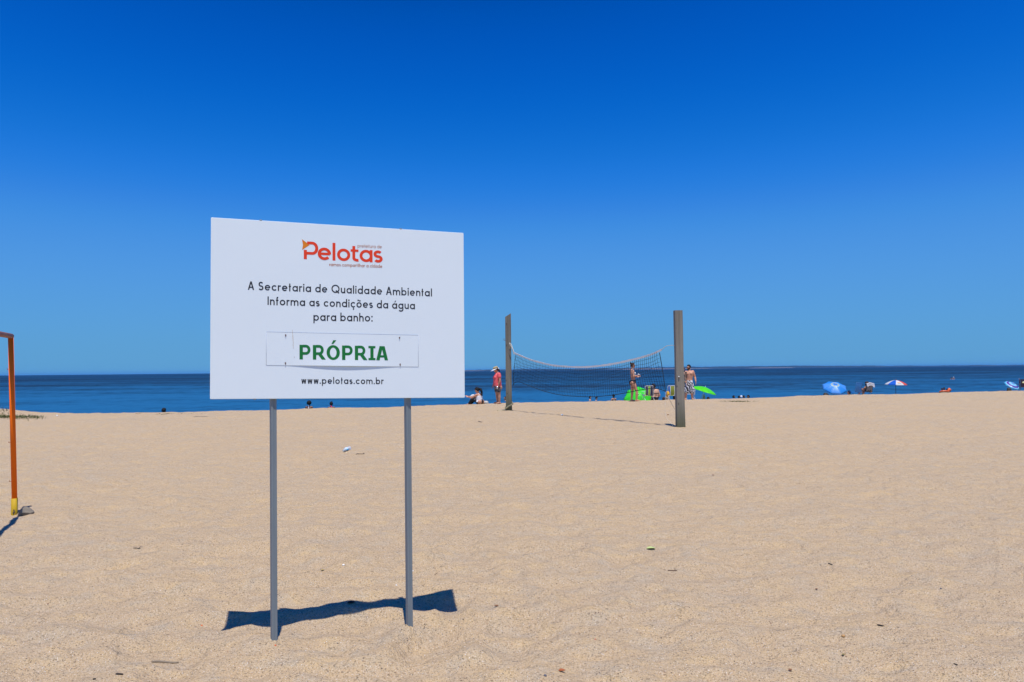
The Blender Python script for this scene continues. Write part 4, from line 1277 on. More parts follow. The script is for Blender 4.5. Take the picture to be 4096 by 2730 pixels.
garment(o, 'trousers', lambda bm: [ball(bm, J['P'] + V((0, 0, -.02)), (.185, .175, .125), 3)] + [limb(bm, [J[a][0], J[a][0].lerp(J[a][1], .5), J[a][1], J[a][1].lerp(J[a][2], .4), J[a][2] + (J[a][1] - J[a][2]) * .12], [.11, .098, .076, .074, .058]) for a in ('legL', 'legR')], patterned('trouser_print', (.015, .015, .018), (.7, .7, .7), 9, .63, .67, .8))
bm = bmesh.new()
loft(bm, [((-.10, 0, 0), (0, .06, 0), (0, 0, .03)), ((-.03, 0, .03), (0, .08, 0), (0, 0, .06)), ((.05, 0, .03), (0, .075, 0), (0, 0, .055)), ((.11, 0, .01), (0, .05, 0), (0, 0, .025))], 14)
kn = J['legL'][1]
tag(from_bm('towel', bm, patterned('towel_print', (.75, .75, .72), (.04, .04, .05), 16, .55, .6), loc=R0 + kn + V((-.02, .02, .09))), 'bundled white and black cloth on the knees of the sitting woman', 'cloth')
pb = G(1941, 1616)
bm = bmesh.new()
loft(bm, [((0, 0, -.02), (.13, 0, 0), (0, .08, 0)), ((0, 0, .06), (.14, 0, 0), (0, .09, 0)), ((.02, 0, .12), (.08, 0, 0), (0, .04, 0))], 16)
tag(from_bm('bag', bm, patterned('bag_print', (.30, .29, .27), (.62, .6, .56), 25), loc=pb), 'small grey bag on the sand behind the woman in white', 'bag')

# ---- woman seen from behind, sitting beside the striped chair
R0 = ground_at(2622, 36.0)
Z = zoomer(2480, 1430, .12758, R0.y, R0)
J = dict(P=floor_z(R0, Z(1088, 1290), .13), W=Z(1100, 1200), C=Z(1112, 1095), N=Z(1090, 1005), head=Z(1048, 915), face=(-.35, .85, -.4), front=(.1, 1, 0),
         size=dict(waist=(.15, .11), chest=(.158, .11)),
         armL=(Z(1022, 1040), Z(985, 1190, .05), Z(1010, 1260, .25), (.3, .9, 0), (0, 0, -1)),
         armR=(Z(1185, 1040), Z(1240, 1195, .02), Z(1215, 1215, .26), (-.4, .9, .2), (0, 0, -1)),
         legL=(floor_z(R0, Z(1035, 1300, .05), .12), floor_z(R0, Z(1010, 1290, .45), .22), floor_z(R0, Z(1060, 1330, .75), .06), (0, 1, 0)),
         legR=(floor_z(R0, Z(1150, 1300, .05), .12), floor_z(R0, Z(1200, 1290, .42), .22), floor_z(R0, Z(1120, 1330, .72), .06), (0, 1, 0)))
o = person('person', R0, 'woman in black bikini sitting with her back to us beside the striped chair', J, 'fair')
hair_cap(o, J, hairm('dark'), grow=.016, fringe=.03, low=-.09)
PW = J['P']; CC = J['C']
shell(o, 'bikini_bottom', o.data, lambda co: (co[:, 2] < PW.z + .045) & (co[:, 1] < PW.y + .14) & (co[:, 2] > PW.z - .2), .008, blk)
shell(o, 'bikini_top', o.data, lambda co: (np.abs(co[:, 2] - CC.z + .055) < .014) & (np.abs(co[:, 0] - CC.x) < .17) & (co[:, 1] < CC.y + .11) & (co[:, 1] > CC.y - .2), .004, blk)
bm = bmesh.new()
tp = CC + V((.0, -.125, -.055))
for q in (-1, 1): tube(bm, smoothcurve([tp, tp + V((q * .025, -.012, -.05)), tp + V((q * .03, -.01, -.13))], 5), .006, 6)
from_bm('bikini_tie', bm, blk, o)

# ---- bathers and far figures: heads, shoulders and trunk down to below the water
def bather(px, py, d, tone, label, face=(0, -1, 0), hair='black', k=1.0, sit=True, arms=True, hairgrow=.014, zg=None, cap=None, name='person', shoulders=True, tilt=0.0, group=None, voxel=.014):
    """px, py: middle of the head in the photograph"""
    hp = W(px, py, d)
    root = V((hp.x, hp.y, (max(H(hp.x, hp.y), WATER - .6) if zg is None else zg)))
    h = hp - root
    fr = V((face[0], face[1], 0)).normalized()
    s = fr.cross(V((0, 0, 1)))
    N_ = h + V((0, 0, -.15 * k)) - fr * .02
    C_ = N_ + V((0, 0, -.15 * k)) - fr * tilt * .1
    W_ = C_ + V((0, 0, -.18 * k)) - fr * tilt * .1
    P_ = W_ + V((0, 0, -.15 * k))
    Jb = dict(P=P_, W=W_, C=C_, N=N_, head=h, face=face, front=fr, seat=False)
    if arms:
        for q, a in ((-1, 'armL'), (1, 'armR')):
            S = N_ + s * q * .155 * k + V((0, 0, -.05 * k))
            E = S + s * q * .06 * k + V((0, 0, -.24 * k)) + fr * .04
            Jb[a] = (S, E, E + V((0, 0, -.16 * k)) + fr * .14, fr - V((0, 0, .3)), V((0, 0, -1)))
    o = person(name, root, label, Jb, tone, 'f', k, voxel, group=group)
    hm = hairm(hair) if cap is None else cap
    hair_cap(o, Jb, hm, k, grow=hairgrow, fringe=.04, low=-.06, name='hair' if cap is None else 'cap')
    eyes(o, Jb, k)
    return o, Jb
b1, J1 = bather(1236.5, 1614.5, 42.0, 'brown', 'person with round black hair and white neck tie sitting in shallows under the sign', (0, 1, 0), hairgrow=.052)
bm = bmesh.new()
limb(bm, [J1['N'] + V((0, -.06, .05)), J1['N'] + V((.005, -.10, -.06)), J1['N'] + V((0, -.12, -.16))], [.03, .018, .014])
from_bm('neck_tie', bm, MATS['white_cloth'], b1)
b2, J2 = bather(1325, 1617, 42.0, 'brown', 'person with dark topknot and pink halter strap sitting in shallows under the sign', (-.35, .93, -.1), hairgrow=.018)
bm = bmesh.new(); ball(bm, J2['head'] + V((.03, .0, .125)), (.03, .03, .035), 2)
from_bm('topknot', bm, hairm('black'), b2)
bm = bmesh.new(); limb(bm, [J2['N'] + V((-.03, -.05, .05)), J2['N'] + V((.03, -.08, .02)), J2['N'] + V((.06, -.10, -.05))], [.02, .028, .016])
from_bm('halter_strap', bm, pm('hot_pink', (.80, .03, .14), .6, .1, 20), b2)
bather(656.5, 1644, 40.0, 'brown', 'dark head of a bather just above the sand left of the sign', (.5, .8, 0), hairgrow=.035)
bather(2021, 1594, 53.0, 'tan', 'dark-haired swimmer half hidden behind the slant-topped post', (-.6, -.3, .1))
bather(2361, 1591, 52.0, 'fair', 'pale child standing in the water, leftmost below the net', (.9, -.35, 0), k=.86)
bather(2386, 1594, 52.0, 'fair', 'child crouching in the water, second from left below the net', (.8, -.4, -.25), k=.86)
bather(2454, 1585, 51.0, 'tan', 'bare-backed child in the water between the net and green umbrella', (-.5, .8, -.2), k=1.0, tilt=-.6)
bather(2655, 1597.5, 45.0, 'brown', 'brown head of a person low behind the sand by the yellow bag', (.4, .8, 0), hair='brown')
bather(2697, 1592, 45.0, 'brown', 'dark head of a person just left of the thick post', (-.5, .8, 0))
bather(2833, 1597, 44.0, 'brown', 'dark head in the shade under the tilted green umbrella', (.3, .9, 0))
for px_, py_, tn, lb, kk in ((2935, 1589, 'brown', 'leftmost of the bather heads right of the tilted green umbrella', .95), (2957, 1590.5, 'brown', 'bather head beside the white cap, right of green umbrella', .95), (2975.5, 1588.5, 'brown', 'small bather head between white cap and rightmost head', .85), (2993, 1588.5, 'brown', 'rightmost and biggest of the bather heads right of green umbrella', 1.1)):
    bather(px_, py_, 54.0, tn, lb, (.6 * (1 if px_ < 2980 else -1), -.6, 0), k=kk, group='bathers right of the green umbrella')
bather(2965, 1589.5, 54.6, 'fair', 'bather wearing a white cap, right of the tilted green umbrella', (0, 1, 0), cap=MATS['white_cloth'], group='bathers right of the green umbrella')
bather(3806, 1513, 122.0, 'tan', 'far swimmer with dark hair out in the lagoon', (0, -1, 0), k=1.05, group='far swimmers')
bather(3814.5, 1512, 122.0, 'tan', 'far swimmer with white cap out in the lagoon', (0, -1, 0), k=1.05, cap=MATS['white_cloth'], group='far swimmers')
# ================================================================ umbrellas
def umbrella(label, apex, axis, R, hgt, mats, pole_len, n=8, spin=0.0, pole_mat=None, sag=.05, name='beach_umbrella', finial=None):
    root = empty(name, apex)
    ax = V(axis).normalized()
    q = V((0, 0, 1)).rotation_difference(ax)
    root.rotation_mode = 'QUATERNION'
    root.rotation_quaternion = q @ Quaternion((0, 0, 1), spin)
    tag(root, label, 'umbrella', 'umbrellas along the beach')
    for k in range(n):
        a0, a1 = 2 * math.pi * k / n, 2 * math.pi * (k + 1) / n
        nr, na = 8, 8
        vs_, fs = [], []
        for i in range(nr + 1):
            for j in range(na + 1):
                f, g = i / nr, j / na
                a = a0 + (a1 - a0) * g
                r = R * f
                chord = math.cos((a1 - a0) / 2) / math.cos(a - (a0 + a1) / 2)
                sc = 1 - (1 - chord) * f * 1.25
                z = -hgt * (f ** 1.75) - sag * R * math.sin(math.pi * g) * f * (1 - f * .4) * .6
                if i == nr: z -= .012
                vs_.append((r * sc * math.cos(a), r * sc * math.sin(a), z))
        for i in range(nr):
            for j in range(na):
                b_ = i * (na + 1) + j
                fs.append((b_, b_ + na + 1, b_ + na + 2, b_ + 1))
        me = bpy.data.meshes.new('panel'); me.from_pydata(vs_, [], fs); me.update()
        o = from_me('panel', me, mats[k % len(mats)], root)
        so = o.modifiers.new('thickness', 'SOLIDIFY'); so.thickness = .002
        bm = bmesh.new()
        tube(bm, [V((R * f * math.cos(a0), R * f * math.sin(a0), -hgt * f ** 1.75 - .008)) for f in (.03, .25, .5, .75, 1.0)], .004, 5)
        from_bm('rib', bm, pole_mat or pm('umbrella_steel', (.25, .25, .26), .4, .1, 10, metal=.6), root)
    loc_tube('pole', [V((0, 0, .0)), V((0, 0, -pole_len))], .014, pole_mat or pm('pole_white', (.7, .7, .7), .4, .05, 10), root, 10)
    bm = bmesh.new(); cone(bm, (0, 0, -.005), .022, (0, 0, .05), .012, 10); ball(bm, (0, 0, .05), .016, 2)
    from_bm('finial', bm, finial or pm('finial_white', (.75, .75, .75), .5, .05, 10), root)
    return root
def nylon(name, col, trans=.35, rough=.3, var=.05):
    """thin shiny umbrella cloth that lets some light through"""
    mt, t, b, nn_, L = nodes_of(name)
    f = noise(t, objco(t), 6, 3)
    c = mixcol(t, f, [x * (1 - var) for x in col], [min(1, x * (1 + var)) for x in col])
    L.new(c, b.inputs['Base Color'])
    b.inputs['Roughness'].default_value = rough
    L.new(bump(t, noise(t, objco(t), 9, 2), .25, .02), b.inputs['Normal'])
    tr = t.nodes.new('ShaderNodeBsdfTranslucent'); L.new(c, tr.inputs[0])
    mx = t.nodes.new('ShaderNodeMixShader'); mx.inputs[0].default_value = trans
    L.new(b.outputs[0], mx.inputs[1]); L.new(tr.outputs[0], mx.inputs[2])
    L.new(mx.outputs[0], nn_['Material Output'].inputs['Surface'])
    return mt
neon = nylon('neon_green_nylon', (.085, .86, .055), .40)
neon2 = nylon('neon_green_nylon_deep', (.12, .80, .01), .30)
def Zp(ox, oy, s, zx, zy, d): return W(ox + zx * s, oy + zy * s, d)
# green umbrella lying on its side, its crown towards us
c = Zp(2480, 1430, .12758, 575, 1165, 36.4)
umbrella('bright green umbrella lying on its side behind the woman in bikini', c, (-.16, -.76, .60), .73, .33, [neon], 1.3, spin=.62, sag=.09)
# second green umbrella, tilted to the right, further along
c = Zp(2660, 1430, .12752, 1262, 935, 41.5)
umbrella('bright green umbrella tilted to the right, beside the bearded man', c, (.30, -.12, .95), .72, .21, [neon2], 1.25, spin=.2, pole_mat=pm('pole_pale', (.55, .52, .42), .6, .1, 12))
p = Zp(2660, 1430, .12752, 1218, 1215, 41.9)
bm = bmesh.new()
g = onsand(p) - p
loft(bm, [(g, (.09, 0, 0), (0, .07, 0)), (g * .4, (.075, 0, 0), (0, .06, 0)), ((0.01, 0, .02), (.05, 0, 0), (0, .045, 0)), ((.02, 0, .10), (.015, 0, 0), (0, .015, 0))], 14)
tag(from_bm('bag', bm, pm('pale_canvas', (.42, .40, .33), .8, .12, 14), loc=p), 'pale tall bag hung on the pole of the tilted green umbrella', 'bag')
# blue umbrella with a patterned ring round its crown
def radial(name, stops, trans=.3, R=1.0, wob=0.0, interp='CONSTANT'):
    mt, t, b, nn_, L = nodes_of(name)
    co = objco(t)
    ln = N(t, 'ShaderNodeVectorMath', operation='LENGTH')
    L.new(mapping(t, co, (1 / R, 1 / R, 0)), ln.inputs[0])
    v = ln.outputs['Value']
    if wob: v = math_(t, 'ADD', v, math_(t, 'MULTIPLY', math_(t, 'SUBTRACT', noise(t, co, 14, 2), .5), wob))
    c = ramp(t, v, stops, interp)
    L.new(c, b.inputs['Base Color'])
    b.inputs['Roughness'].default_value = .4
    tr = t.nodes.new('ShaderNodeBsdfTranslucent'); L.new(c, tr.inputs[0])
    mx = t.nodes.new('ShaderNodeMixShader'); mx.inputs[0].default_value = trans
    L.new(b.outputs[0], mx.inputs[1]); L.new(tr.outputs[0], mx.inputs[2])
    L.new(mx.outputs[0], nn_['Material Output'].inputs['Surface'])
    return mt
blu = radial('blue_ringed_nylon', [(0, (.03, .25, .75)), (.16, (.25, .45, .65)), (.24, (.55, .60, .38)), (.29, (.30, .58, .70)), (.34, (.03, .30, .80)), (.95, (.06, .55, .85))], R=.74, wob=.05)
blu2 = radial('blue_ringed_nylon_light', [(0, (.03, .25, .75)), (.16, (.22, .48, .7)), (.24, (.60, .48, .30)), (.29, (.30, .58, .70)), (.34, (.09, .36, .85)), (.95, (.06, .55, .85))], R=.74, wob=.05)
c = Zp(3260, 1480, .1785, 455, 322, 46.0)
umbrella('sky blue umbrella with patterned crown leaning towards us', c, (-.04, -.52, .85), .74, .26, [blu, blu2], .9, spin=.15)
# upright white, blue and orange-red parasol with a printed advertisement
tw, tb, to = nylon('parasol_white', (.76, .76, .74), .25), nylon('parasol_blue', (.02, .14, .62), .25), nylon('parasol_red', (.82, .11, .03), .25)
c = Zp(3260, 1480, .1785, 1812, 232, 47.0)
gz = H(c.x, c.y)
par = umbrella('upright white, blue and orange-red parasol on a dark pole', c, (.02, -.03, 1), .645, .27, [tb, tw, to, tw], c.z - gz + .3, spin=math.radians(-135 - 26), pole_mat=pm('pole_dark', (.03, .03, .035), .5, .1, 10), finial=pm('finial_brown', (.25, .13, .05), .6, .1, 10), sag=.03)
def parasol_mark(name, a0, a1, f0, f1, mat):
    vs_, fs = [], []
    for i in range(3):
        for j in range(7):
            f = f0 + (f1 - f0) * i / 2; a = a0 + (a1 - a0) * j / 6
            r = .645 * f
            ap, an = math.radians(45) * math.floor(a / math.radians(45)), math.radians(45)
            g_ = (a - ap) / an
            chord = math.cos(an / 2) / math.cos(a - ap - an / 2)
            sc = 1 - (1 - chord) * f * 1.25
            z = -.27 * f ** 1.75 - .03 * .645 * math.sin(math.pi * g_) * f * (1 - f * .4) * .6
            vs_.append((r * sc * math.cos(a), r * sc * math.sin(a), z + .006))
    for i in range(2):
        for j in range(6): fs.append((i * 7 + j, i * 7 + 7 + j, i * 7 + 8 + j, i * 7 + j + 1))
    return from_py(name, vs_, fs, mat, par)
d45 = math.radians(45)
parasol_mark('printed_band', d45 * 1.22, d45 * 1.78, .60, .70, pm('ad_orange', (.75, .30, .02), .6, .2, 40))
parasol_mark('printed_line', d45 * 1.25, d45 * 1.80, .80, .845, pm('ad_grey', (.12, .11, .11), .6, .5, 90))
# striped purple and turquoise umbrella at the right edge
pur = radial('purple_turquoise_rings', [(0, (.10, .35, .75)), (.22, (.30, .66, .85)), (.50, (.13, .04, .38)), (.72, (.38, .72, .88)), (.80, (.08, .50, .78)), (.93, (.42, .75, .85))], R=.50, wob=.03)
c = Zp(3960, 1510, .0578, 1610, 420, 50.0)
umbrella('small umbrella with purple and turquoise rings tilted left at the right edge', c, (.22, -.52, .82), .50, .17, [pur], .7, spin=.3)

# ================================================================ chairs
def striped(name, stops, axis=0, scale=1.0):
    mt, t, b, _, L = nodes_of(name)
    sx = N(t, 'ShaderNodeSeparateXYZ'); L.new(objco(t), sx.inputs[0])
    v = math_(t, 'ADD', math_(t, 'MULTIPLY', sx.outputs[axis], scale), .5)
    L.new(ramp(t, v, stops, 'CONSTANT'), b.inputs['Base Color'])
    b.inputs['Roughness'].default_value = .75
    return mt
def beach_chair(label, loc, rz, fabric, framem, w=.46, back=.52, recline=.25, name='beach_chair', seat_h=.30):
    """low folding chair: tube frame, sling back and seat, arms, crossed legs; faces local +y"""
    o = empty(name, loc, rz)
    tag(o, label, 'chair', 'beach chairs')
    hw_ = w / 2
    r = .011
    by = -.05
    top_ = V((0, by - back * math.sin(recline), seat_h + back * math.cos(recline)))
    low = V((0, by, seat_h))
    loc_tube('back_frame', [V((-hw_, low.y, low.z - .03)), V((-hw_, top_.y, top_.z - .03)), V((-hw_ + .03, top_.y, top_.z)), V((hw_ - .03, top_.y, top_.z)), V((hw_, top_.y, top_.z - .03)), V((hw_, low.y, low.z - .03))], r, framem, o, 8)
    def sling(nm, a, b, sagv):
        bm = bmesh.new()
        n_ = V((0, (b - a).z, -(b - a).y)).normalized()
        prev = None
        for i in range(9):
            f = i / 8
            p = a.lerp(b, f) + n_ * sagv * math.sin(math.pi * f)
            row = [bm.verts.new(p + V((x, 0, 0)) + n_ * t_) for t_ in (.003, -.003) for x in (-hw_ + .025, 0, hw_ - .025)]
            if prev:
                for (i0, i1) in ((0, 1), (1, 2), (2, 5), (5, 4), (4, 3), (3, 0)): bm.faces.new((prev[i0], prev[i1], row[i1], row[i0]))
            prev = row
        bmesh.ops.recalc_face_normals(bm, faces=bm.faces)
        return from_bm(nm, bm, fabric, o, smooth=False)
    sling('backrest', low + V((0, 0, .02)), top_ - V((0, 0, .005)), -.02)
    sling('seat', low, low + V((0, .44, .04)), .03)
    loc_tube('seat_frame', [V((-hw_, by - .02, seat_h)), V((-hw_, by + .44, seat_h + .04)), V((hw_, by + .44, seat_h + .04)), V((hw_, by - .02, seat_h))], r, framem, o, 8)
    for q in (-1, 1):
        loc_tube('leg', [V((q * hw_ * 1.04, by + .36, seat_h + .12)), V((q * hw_ * 1.04, by - .16, -.06))], r, framem, o, 8)
        loc_tube('leg', [V((q * hw_ * 1.08, by - .02, seat_h + .16)), V((q * hw_ * 1.08, by + .42, -.06))], r, framem, o, 8)
        bm = bmesh.new(); box(bm, (q * hw_ * 1.06, by + .16, seat_h + .19), (.022, .19, .009), None, .006)
        from_bm('armrest', bm, framem, o)
    return o
wframe = pm('chair_white_tube', (.72, .72, .72), .35, .05, 12)
st1 = striped('dark_lime_stripes', [(0, (.02, .02, .03)), (.12, (.25, .17, .12)), (.17, (.03, .035, .09)), (.32, (.5, .5, .42)), (.36, (.30, .55, .02)), (.56, (.5, .5, .42)), (.60, (.02, .025, .07)), (.80, (.3, .25, .2)), (.84, (.03, .035, .09))], 0, 2.3)
p = ground_at(2594, 35.6)
beach_chair('white-framed chair with dark and lime stripes beside the sitting woman', p + V((0, 0, 0)), .22, st1, wframe, .42, .46, .06, seat_h=.22)
st2 = striped('blue_olive_stripes', [(0, (.02, .12, .42)), (.20, (.62, .66, .66)), (.27, (.26, .29, .03)), (.66, (.66, .68, .62)), (.73, (.02, .12, .42)), (.93, (.6, .62, .6))], 0, 2.3)
p = ground_at(2689, 36.0)
beach_chair('white-framed chair with blue and olive stripes just left of the thick post', p, -.05, st2, wframe, .46, .46, .05, seat_h=.22)
p = ground_at(2760, 38.2)
beach_chair('pale folding chair seen between the legs of the bearded man', p, .1, pm('chair_pale_blue', (.35, .45, .55), .7, .1, 10), wframe, .40, .30, .2, seat_h=.30)
# yellow bag and its white straps beside the blue and olive chair
p = ground_at(2667, 35.7)
bm = bmesh.new()
loft(bm, [((0, 0, 0), (.075, 0, 0), (0, .06, 0)), ((0, 0, .13), (.10, 0, 0), (0, .08, 0)), ((.01, 0, .22), (.07, 0, 0), (0, .055, 0))], 16)
o = from_bm('beach_bag', bm, pm('sand_canvas', (.40, .34, .25), .8, .15, 14), loc=p)
tag(o, 'bulging beach bag with a yellow towel between the two striped chairs', 'bag')
bm = bmesh.new()
loft(bm, [((.01, -.02, .17), (.075, 0, 0), (0, .06, 0)), ((.03, -.02, .28), (.085, 0, 0), (0, .06, 0)), ((.035, -.01, .38), (.06, 0, 0), (0, .05, 0)), ((.03, 0, .43), (.02, 0, 0), (0, .02, 0))], 14)
from_bm('towel', bm, patterned('yellow_towel', (.78, .42, .01), (.35, .12, .03), 13, .52, .58), o)
for q in (-1, 1):
    loc_tube('strap', smoothcurve([V((.05, -.07, .22)), V((.06 + q * .02, -.09, .10)), V((.06 + q * .055, -.10, -.03))], 4), .010, wframe, o, 6)
# blue chair and the chair with the seated woman, right of the blue umbrella
bl = pm('blue_plastic', (.012, .19, .52), .4, .08, 8)
p = ground_at(3426, 45.2)
beach_chair('plain blue sling chair between the blue umbrella and the seated woman', p + V((0, 0, .03)), math.radians(20), bl, pm('chair_blue_tube', (.05, .20, .50), .4, .08, 8), .46, .60, .22, seat_h=.22)
p = ground_at(3471, 45.6)
slat = striped('grey_slats', [(0, (.20, .19, .19)), (.18, (.09, .09, .09)), (.22, (.22, .21, .21)), (.42, (.09, .09, .09)), (.46, (.20, .19, .19)), (.68, (.09, .09, .09)), (.72, (.22, .21, .2))], 0, 2.2)
CH = beach_chair('dark slatted chair carrying the woman with the white towel', p + V((0, 0, .06)), math.radians(18), slat, pm('chair_dark_tube', (.05, .05, .055), .4, .1, 8), .46, .50, .15, seat_h=.24)
CHp = p + V((0, 0, .06))
Z = lambda zx, zy, dy=0.0: W(3260 + zx * .1785, 1480 + zy * .1785, CHp.y + dy) - CHp
J = dict(P=V((0, .10, .34)), W=V((0, .04, .48)), C=V((-.01, .0, .64)), N=Z(1180, 372), head=Z(1165, 318), face=(-.85, .45, -.15), front=(-.3, .95, 0),
         armL=(Z(1115, 405, .0), Z(1085, 480, .1), Z(1050, 512, .3), (-.2, 1, 0), (0, 0, -1)), armR=(Z(1235, 405, .05), Z(1265, 480, .15), Z(1262, 500, .36), (0, 1, 0), (0, 0, -1)),
         legL=(V((-.09, .16, .33)), V((-.2, .55, .36)), V((-.22, .80, .02)), (0, 1, 0)), legR=(V((.09, .16, .33)), V((.06, .58, .36)), V((.05, .85, .02)), (0, 1, 0)))
o = person('person', CHp, 'woman with dark curly hair sitting in the slatted chair right of the blue one', J, 'tan', voxel=.011)
hair_cap(o, J, hairm('brown'), grow=.035, fringe=.03, low=-.06, extra=lambda bm, c, s, f, u, k: ball(bm, c - f * .085 + u * .03, .065, 2))
eyes(o, J)
shell(o, 'swimsuit', o.data, lambda co: (co[:, 2] < .70) & (co[:, 2] > .2) & (co[:, 1] < .28) & (np.abs(co[:, 0]) < .17), .008, blk)
bm = bmesh.new()                                       # towel hung over the chair back
n1, n2 = 12, 10
tw_ = []
for i in range(n1 + 1):
    row = []
    for j in range(n2 + 1):
        f, g = i / n1, j / n2
        x = -.27 + .56 * f + .04 * g
        dr = .30 * (g - .25)
        y = -.15 if g > .25 else -.09
        z = .745 - (abs(dr) + .02 * math.sin(f * 9)) * (.75 + .5 * abs(f - .3)) + .03 * math.sin(f * 3.1)
        row.append(bm.verts.new((x, y - .03 * math.sin(f * 12) * g - .02 * g, z)))
    tw_.append(row)
for i in range(n1):
    for j in range(n2): bm.faces.new((tw_[i][j], tw_[i + 1][j], tw_[i + 1][j + 1], tw_[i][j + 1]))
bmesh.ops.solidify(bm, geom=bm.faces[:], thickness=.012)
o = from_bm('towel', bm, pm('towel_white', (.82, .82, .85), .9, .1, 30, bumpy=.4), loc=CHp)
o.rotation_euler = (0, 0, math.radians(18))
tag(o, 'white towel hung over the back of the slatted chair', 'towel')
# head of a sunbather lying by the blue chair, dark bag under the umbrella
lie = W(3395, 1571, 45.6)
bather(3396, 1571.5, 45.6, 'tan', 'dark-haired person lying low between the blue umbrella and blue chair', (-.8, .5, .1), arms=True)
p = ground_at(3303, 45.6)
bm = bmesh.new()
loft(bm, [((0, 0, -.03), (.20, 0, 0), (0, .12, 0)), ((0, 0, .10), (.21, 0, 0), (0, .13, 0)), ((-.04, 0, .24), (.13, 0, 0), (0, .09, 0)), ((-.06, 0, .30), (.05, 0, 0), (0, .04, 0))], 16)
tag(from_bm('bag', bm, pm('bag_black', (.02, .018, .018), .7, .2, 15), loc=p), 'black bag on the sand under the blue umbrella', 'bag')
# right edge: dark bag below the ringed umbrella, draped chair
p = ground_at(4034, 49.6)
bm = bmesh.new()
zt = W(4034, 1552, 49.6).z - p.z
loft(bm, [((0, 0, -.02), (.16, 0, 0), (0, .11, 0)), ((0, 0, zt * .5), (.15, 0, 0), (0, .11, 0)), ((-.02, 0, zt), (.09, 0, 0), (0, .07, 0))], 16)
tag(from_bm('cool_bag', bm, pm('bag_black', (.02, .018, .018)), loc=p), 'black bag standing under the purple ringed umbrella', 'bag')
p = ground_at(4096, 47.5)
ch = beach_chair('dark chair draped in a purple print cloth at the right edge', p, math.radians(-35), pm('chair_dark_sling', (.07, .05, .075), .8, .1, 10), MATS['chair_dark_tube'], .44, .50, .15, seat_h=.26)
bm = bmesh.new()
rows_ = []
for i in range(9):
    f = i / 8
    rows_.append([bm.verts.new(V((-.25 + .03 * math.sin(f * 8 + j), -.30 + .22 * j / 4 + .10 * f, .80 - .62 * f + .02 * math.sin(j * 2)))) for j in range(5)])
for i in range(8):
    for j in range(4): bm.faces.new((rows_[i][j], rows_[i + 1][j], rows_[i + 1][j + 1], rows_[i][j + 1]))
bmesh.ops.solidify(bm, geom=bm.faces[:], thickness=.012)
o = from_bm('cloth', bm, patterned('purple_print', (.08, .05, .12), (.45, .38, .5), 18, .5, .6), loc=p)
o.rotation_euler = (0, 0, math.radians(-35))
tag(o, 'purple patterned cloth hanging down the chair at the right edge', 'cloth')
bm = bmesh.new(); ball(bm, (.0, 0, 0), (.10, .07, .055), 3)
tag(from_bm('cushion', bm, pm('pale_yellow', (.72, .75, .40), .8, .1, 20, bumpy=.3), loc=W(4095, 1531, 47.4)), 'pale yellow cushion on top of the draped chair', 'cushion')

# ================================================================ orange rafts with children
def raft(label, px, py, d, r1, r2, tilt, rz):
    c = W(px, py, d); c.z = WATER + r2 * .7
    bm = bmesh.new()
    pts = [V((r1 * math.cos(a) * 1.35, r1 * math.sin(a), 0)) for a in [2 * math.pi * k / 28 for k in range(28)]]
    tube(bm, pts, r2, 12, True)
    bmesh.ops.recalc_face_normals(bm, faces=bm.faces)
    o = from_bm('inflatable_raft', bm, pm('raft_orange', (.85, .16, .03), .35, .06, 8), loc=c)
    o.rotation_euler = (tilt, .1, rz)
    tag(o, label, 'raft')
    bm = bmesh.new(); ball(bm, (0, 0, -.03), (r1 * 1.3, r1 * .95, .02), 3)
    from_bm('raft_floor', bm, pm('raft_floor_dark', (.06, .03, .03), .5, .1, 8), o)
    return o
dR = 60.5
raft('low orange inflatable raft floating near the shore on the right', 3777, 1567, dR, .26, .075, -.25, .3)
vest = pm('vest_orange', (.86, .15, .03), .6, .08, 12)
for px_, py_, lb, vs2 in ((3768, 1558.5, 'dark-haired child at the left end of the orange raft', False), (3776.5, 1556, 'dark-haired child in the middle of the orange raft', False), (3789, 1560, 'child in an orange life vest at the right of the raft', True)):
    b_, Jb = bather(px_, py_, dR + .25, 'brown', lb, (-.5, -.6, -.1), k=.82)
    if vs2:
        def build(bm):
            r = torso_rings(Jb['P'], Jb['W'], Jb['C'], Jb['N'], Jb['front'], (.16, .12), (.15, .13), (.17, .14), (.16, .10), (.08, .08))
            loft(bm, r[1:8])
        garment(b_, 'life_vest', build, vest, .014)
bm = bmesh.new()
c = W(3797, 1561, dR + .2)
rock(bm, (0, 0, 0), (.16, .12, .17), 8, 3, .05)
tag(from_bm('swim_ring', bm, vest, loc=c), 'bulky orange float beside the child in the life vest', 'float')

# ================================================================ plants and litter
def blades(name, spots, mat, label, cat, hmin, hmax, wd, seed):
    rg = random.Random(seed)
    vs_, fs = [], []
    for (x, y) in spots:
        z = H(x, y) - .01
        h = rg.uniform(hmin, hmax); a = rg.uniform(0, 6.28); ln = rg.uniform(.3, 1.1) * h
        dx, dy = math.cos(a) * ln, math.sin(a) * ln
        px_, py_ = -math.sin(a) * wd, math.cos(a) * wd
        i0 = len(vs_)
        vs_ += [(x - px_, y - py_, z), (x + px_, y + py_, z), (x + dx * .5 + px_ * .8, y + dy * .5 + py_ * .8, z + h * .7), (x + dx * .5 - px_ * .8, y + dy * .5 - py_ * .8, z + h * .7), (x + dx, y + dy, z + h)]
        fs += [(i0, i0 + 1, i0 + 2, i0 + 3), (i0 + 3, i0 + 2, i0 + 4)]
    return tag(from_py(name, vs_, fs, mat, smooth=False), label, cat, kind='stuff')
gm = pm('dune_grass', (.085, .095, .022), .8, .5, 3)
rg = random.Random(21)
sp1 = []
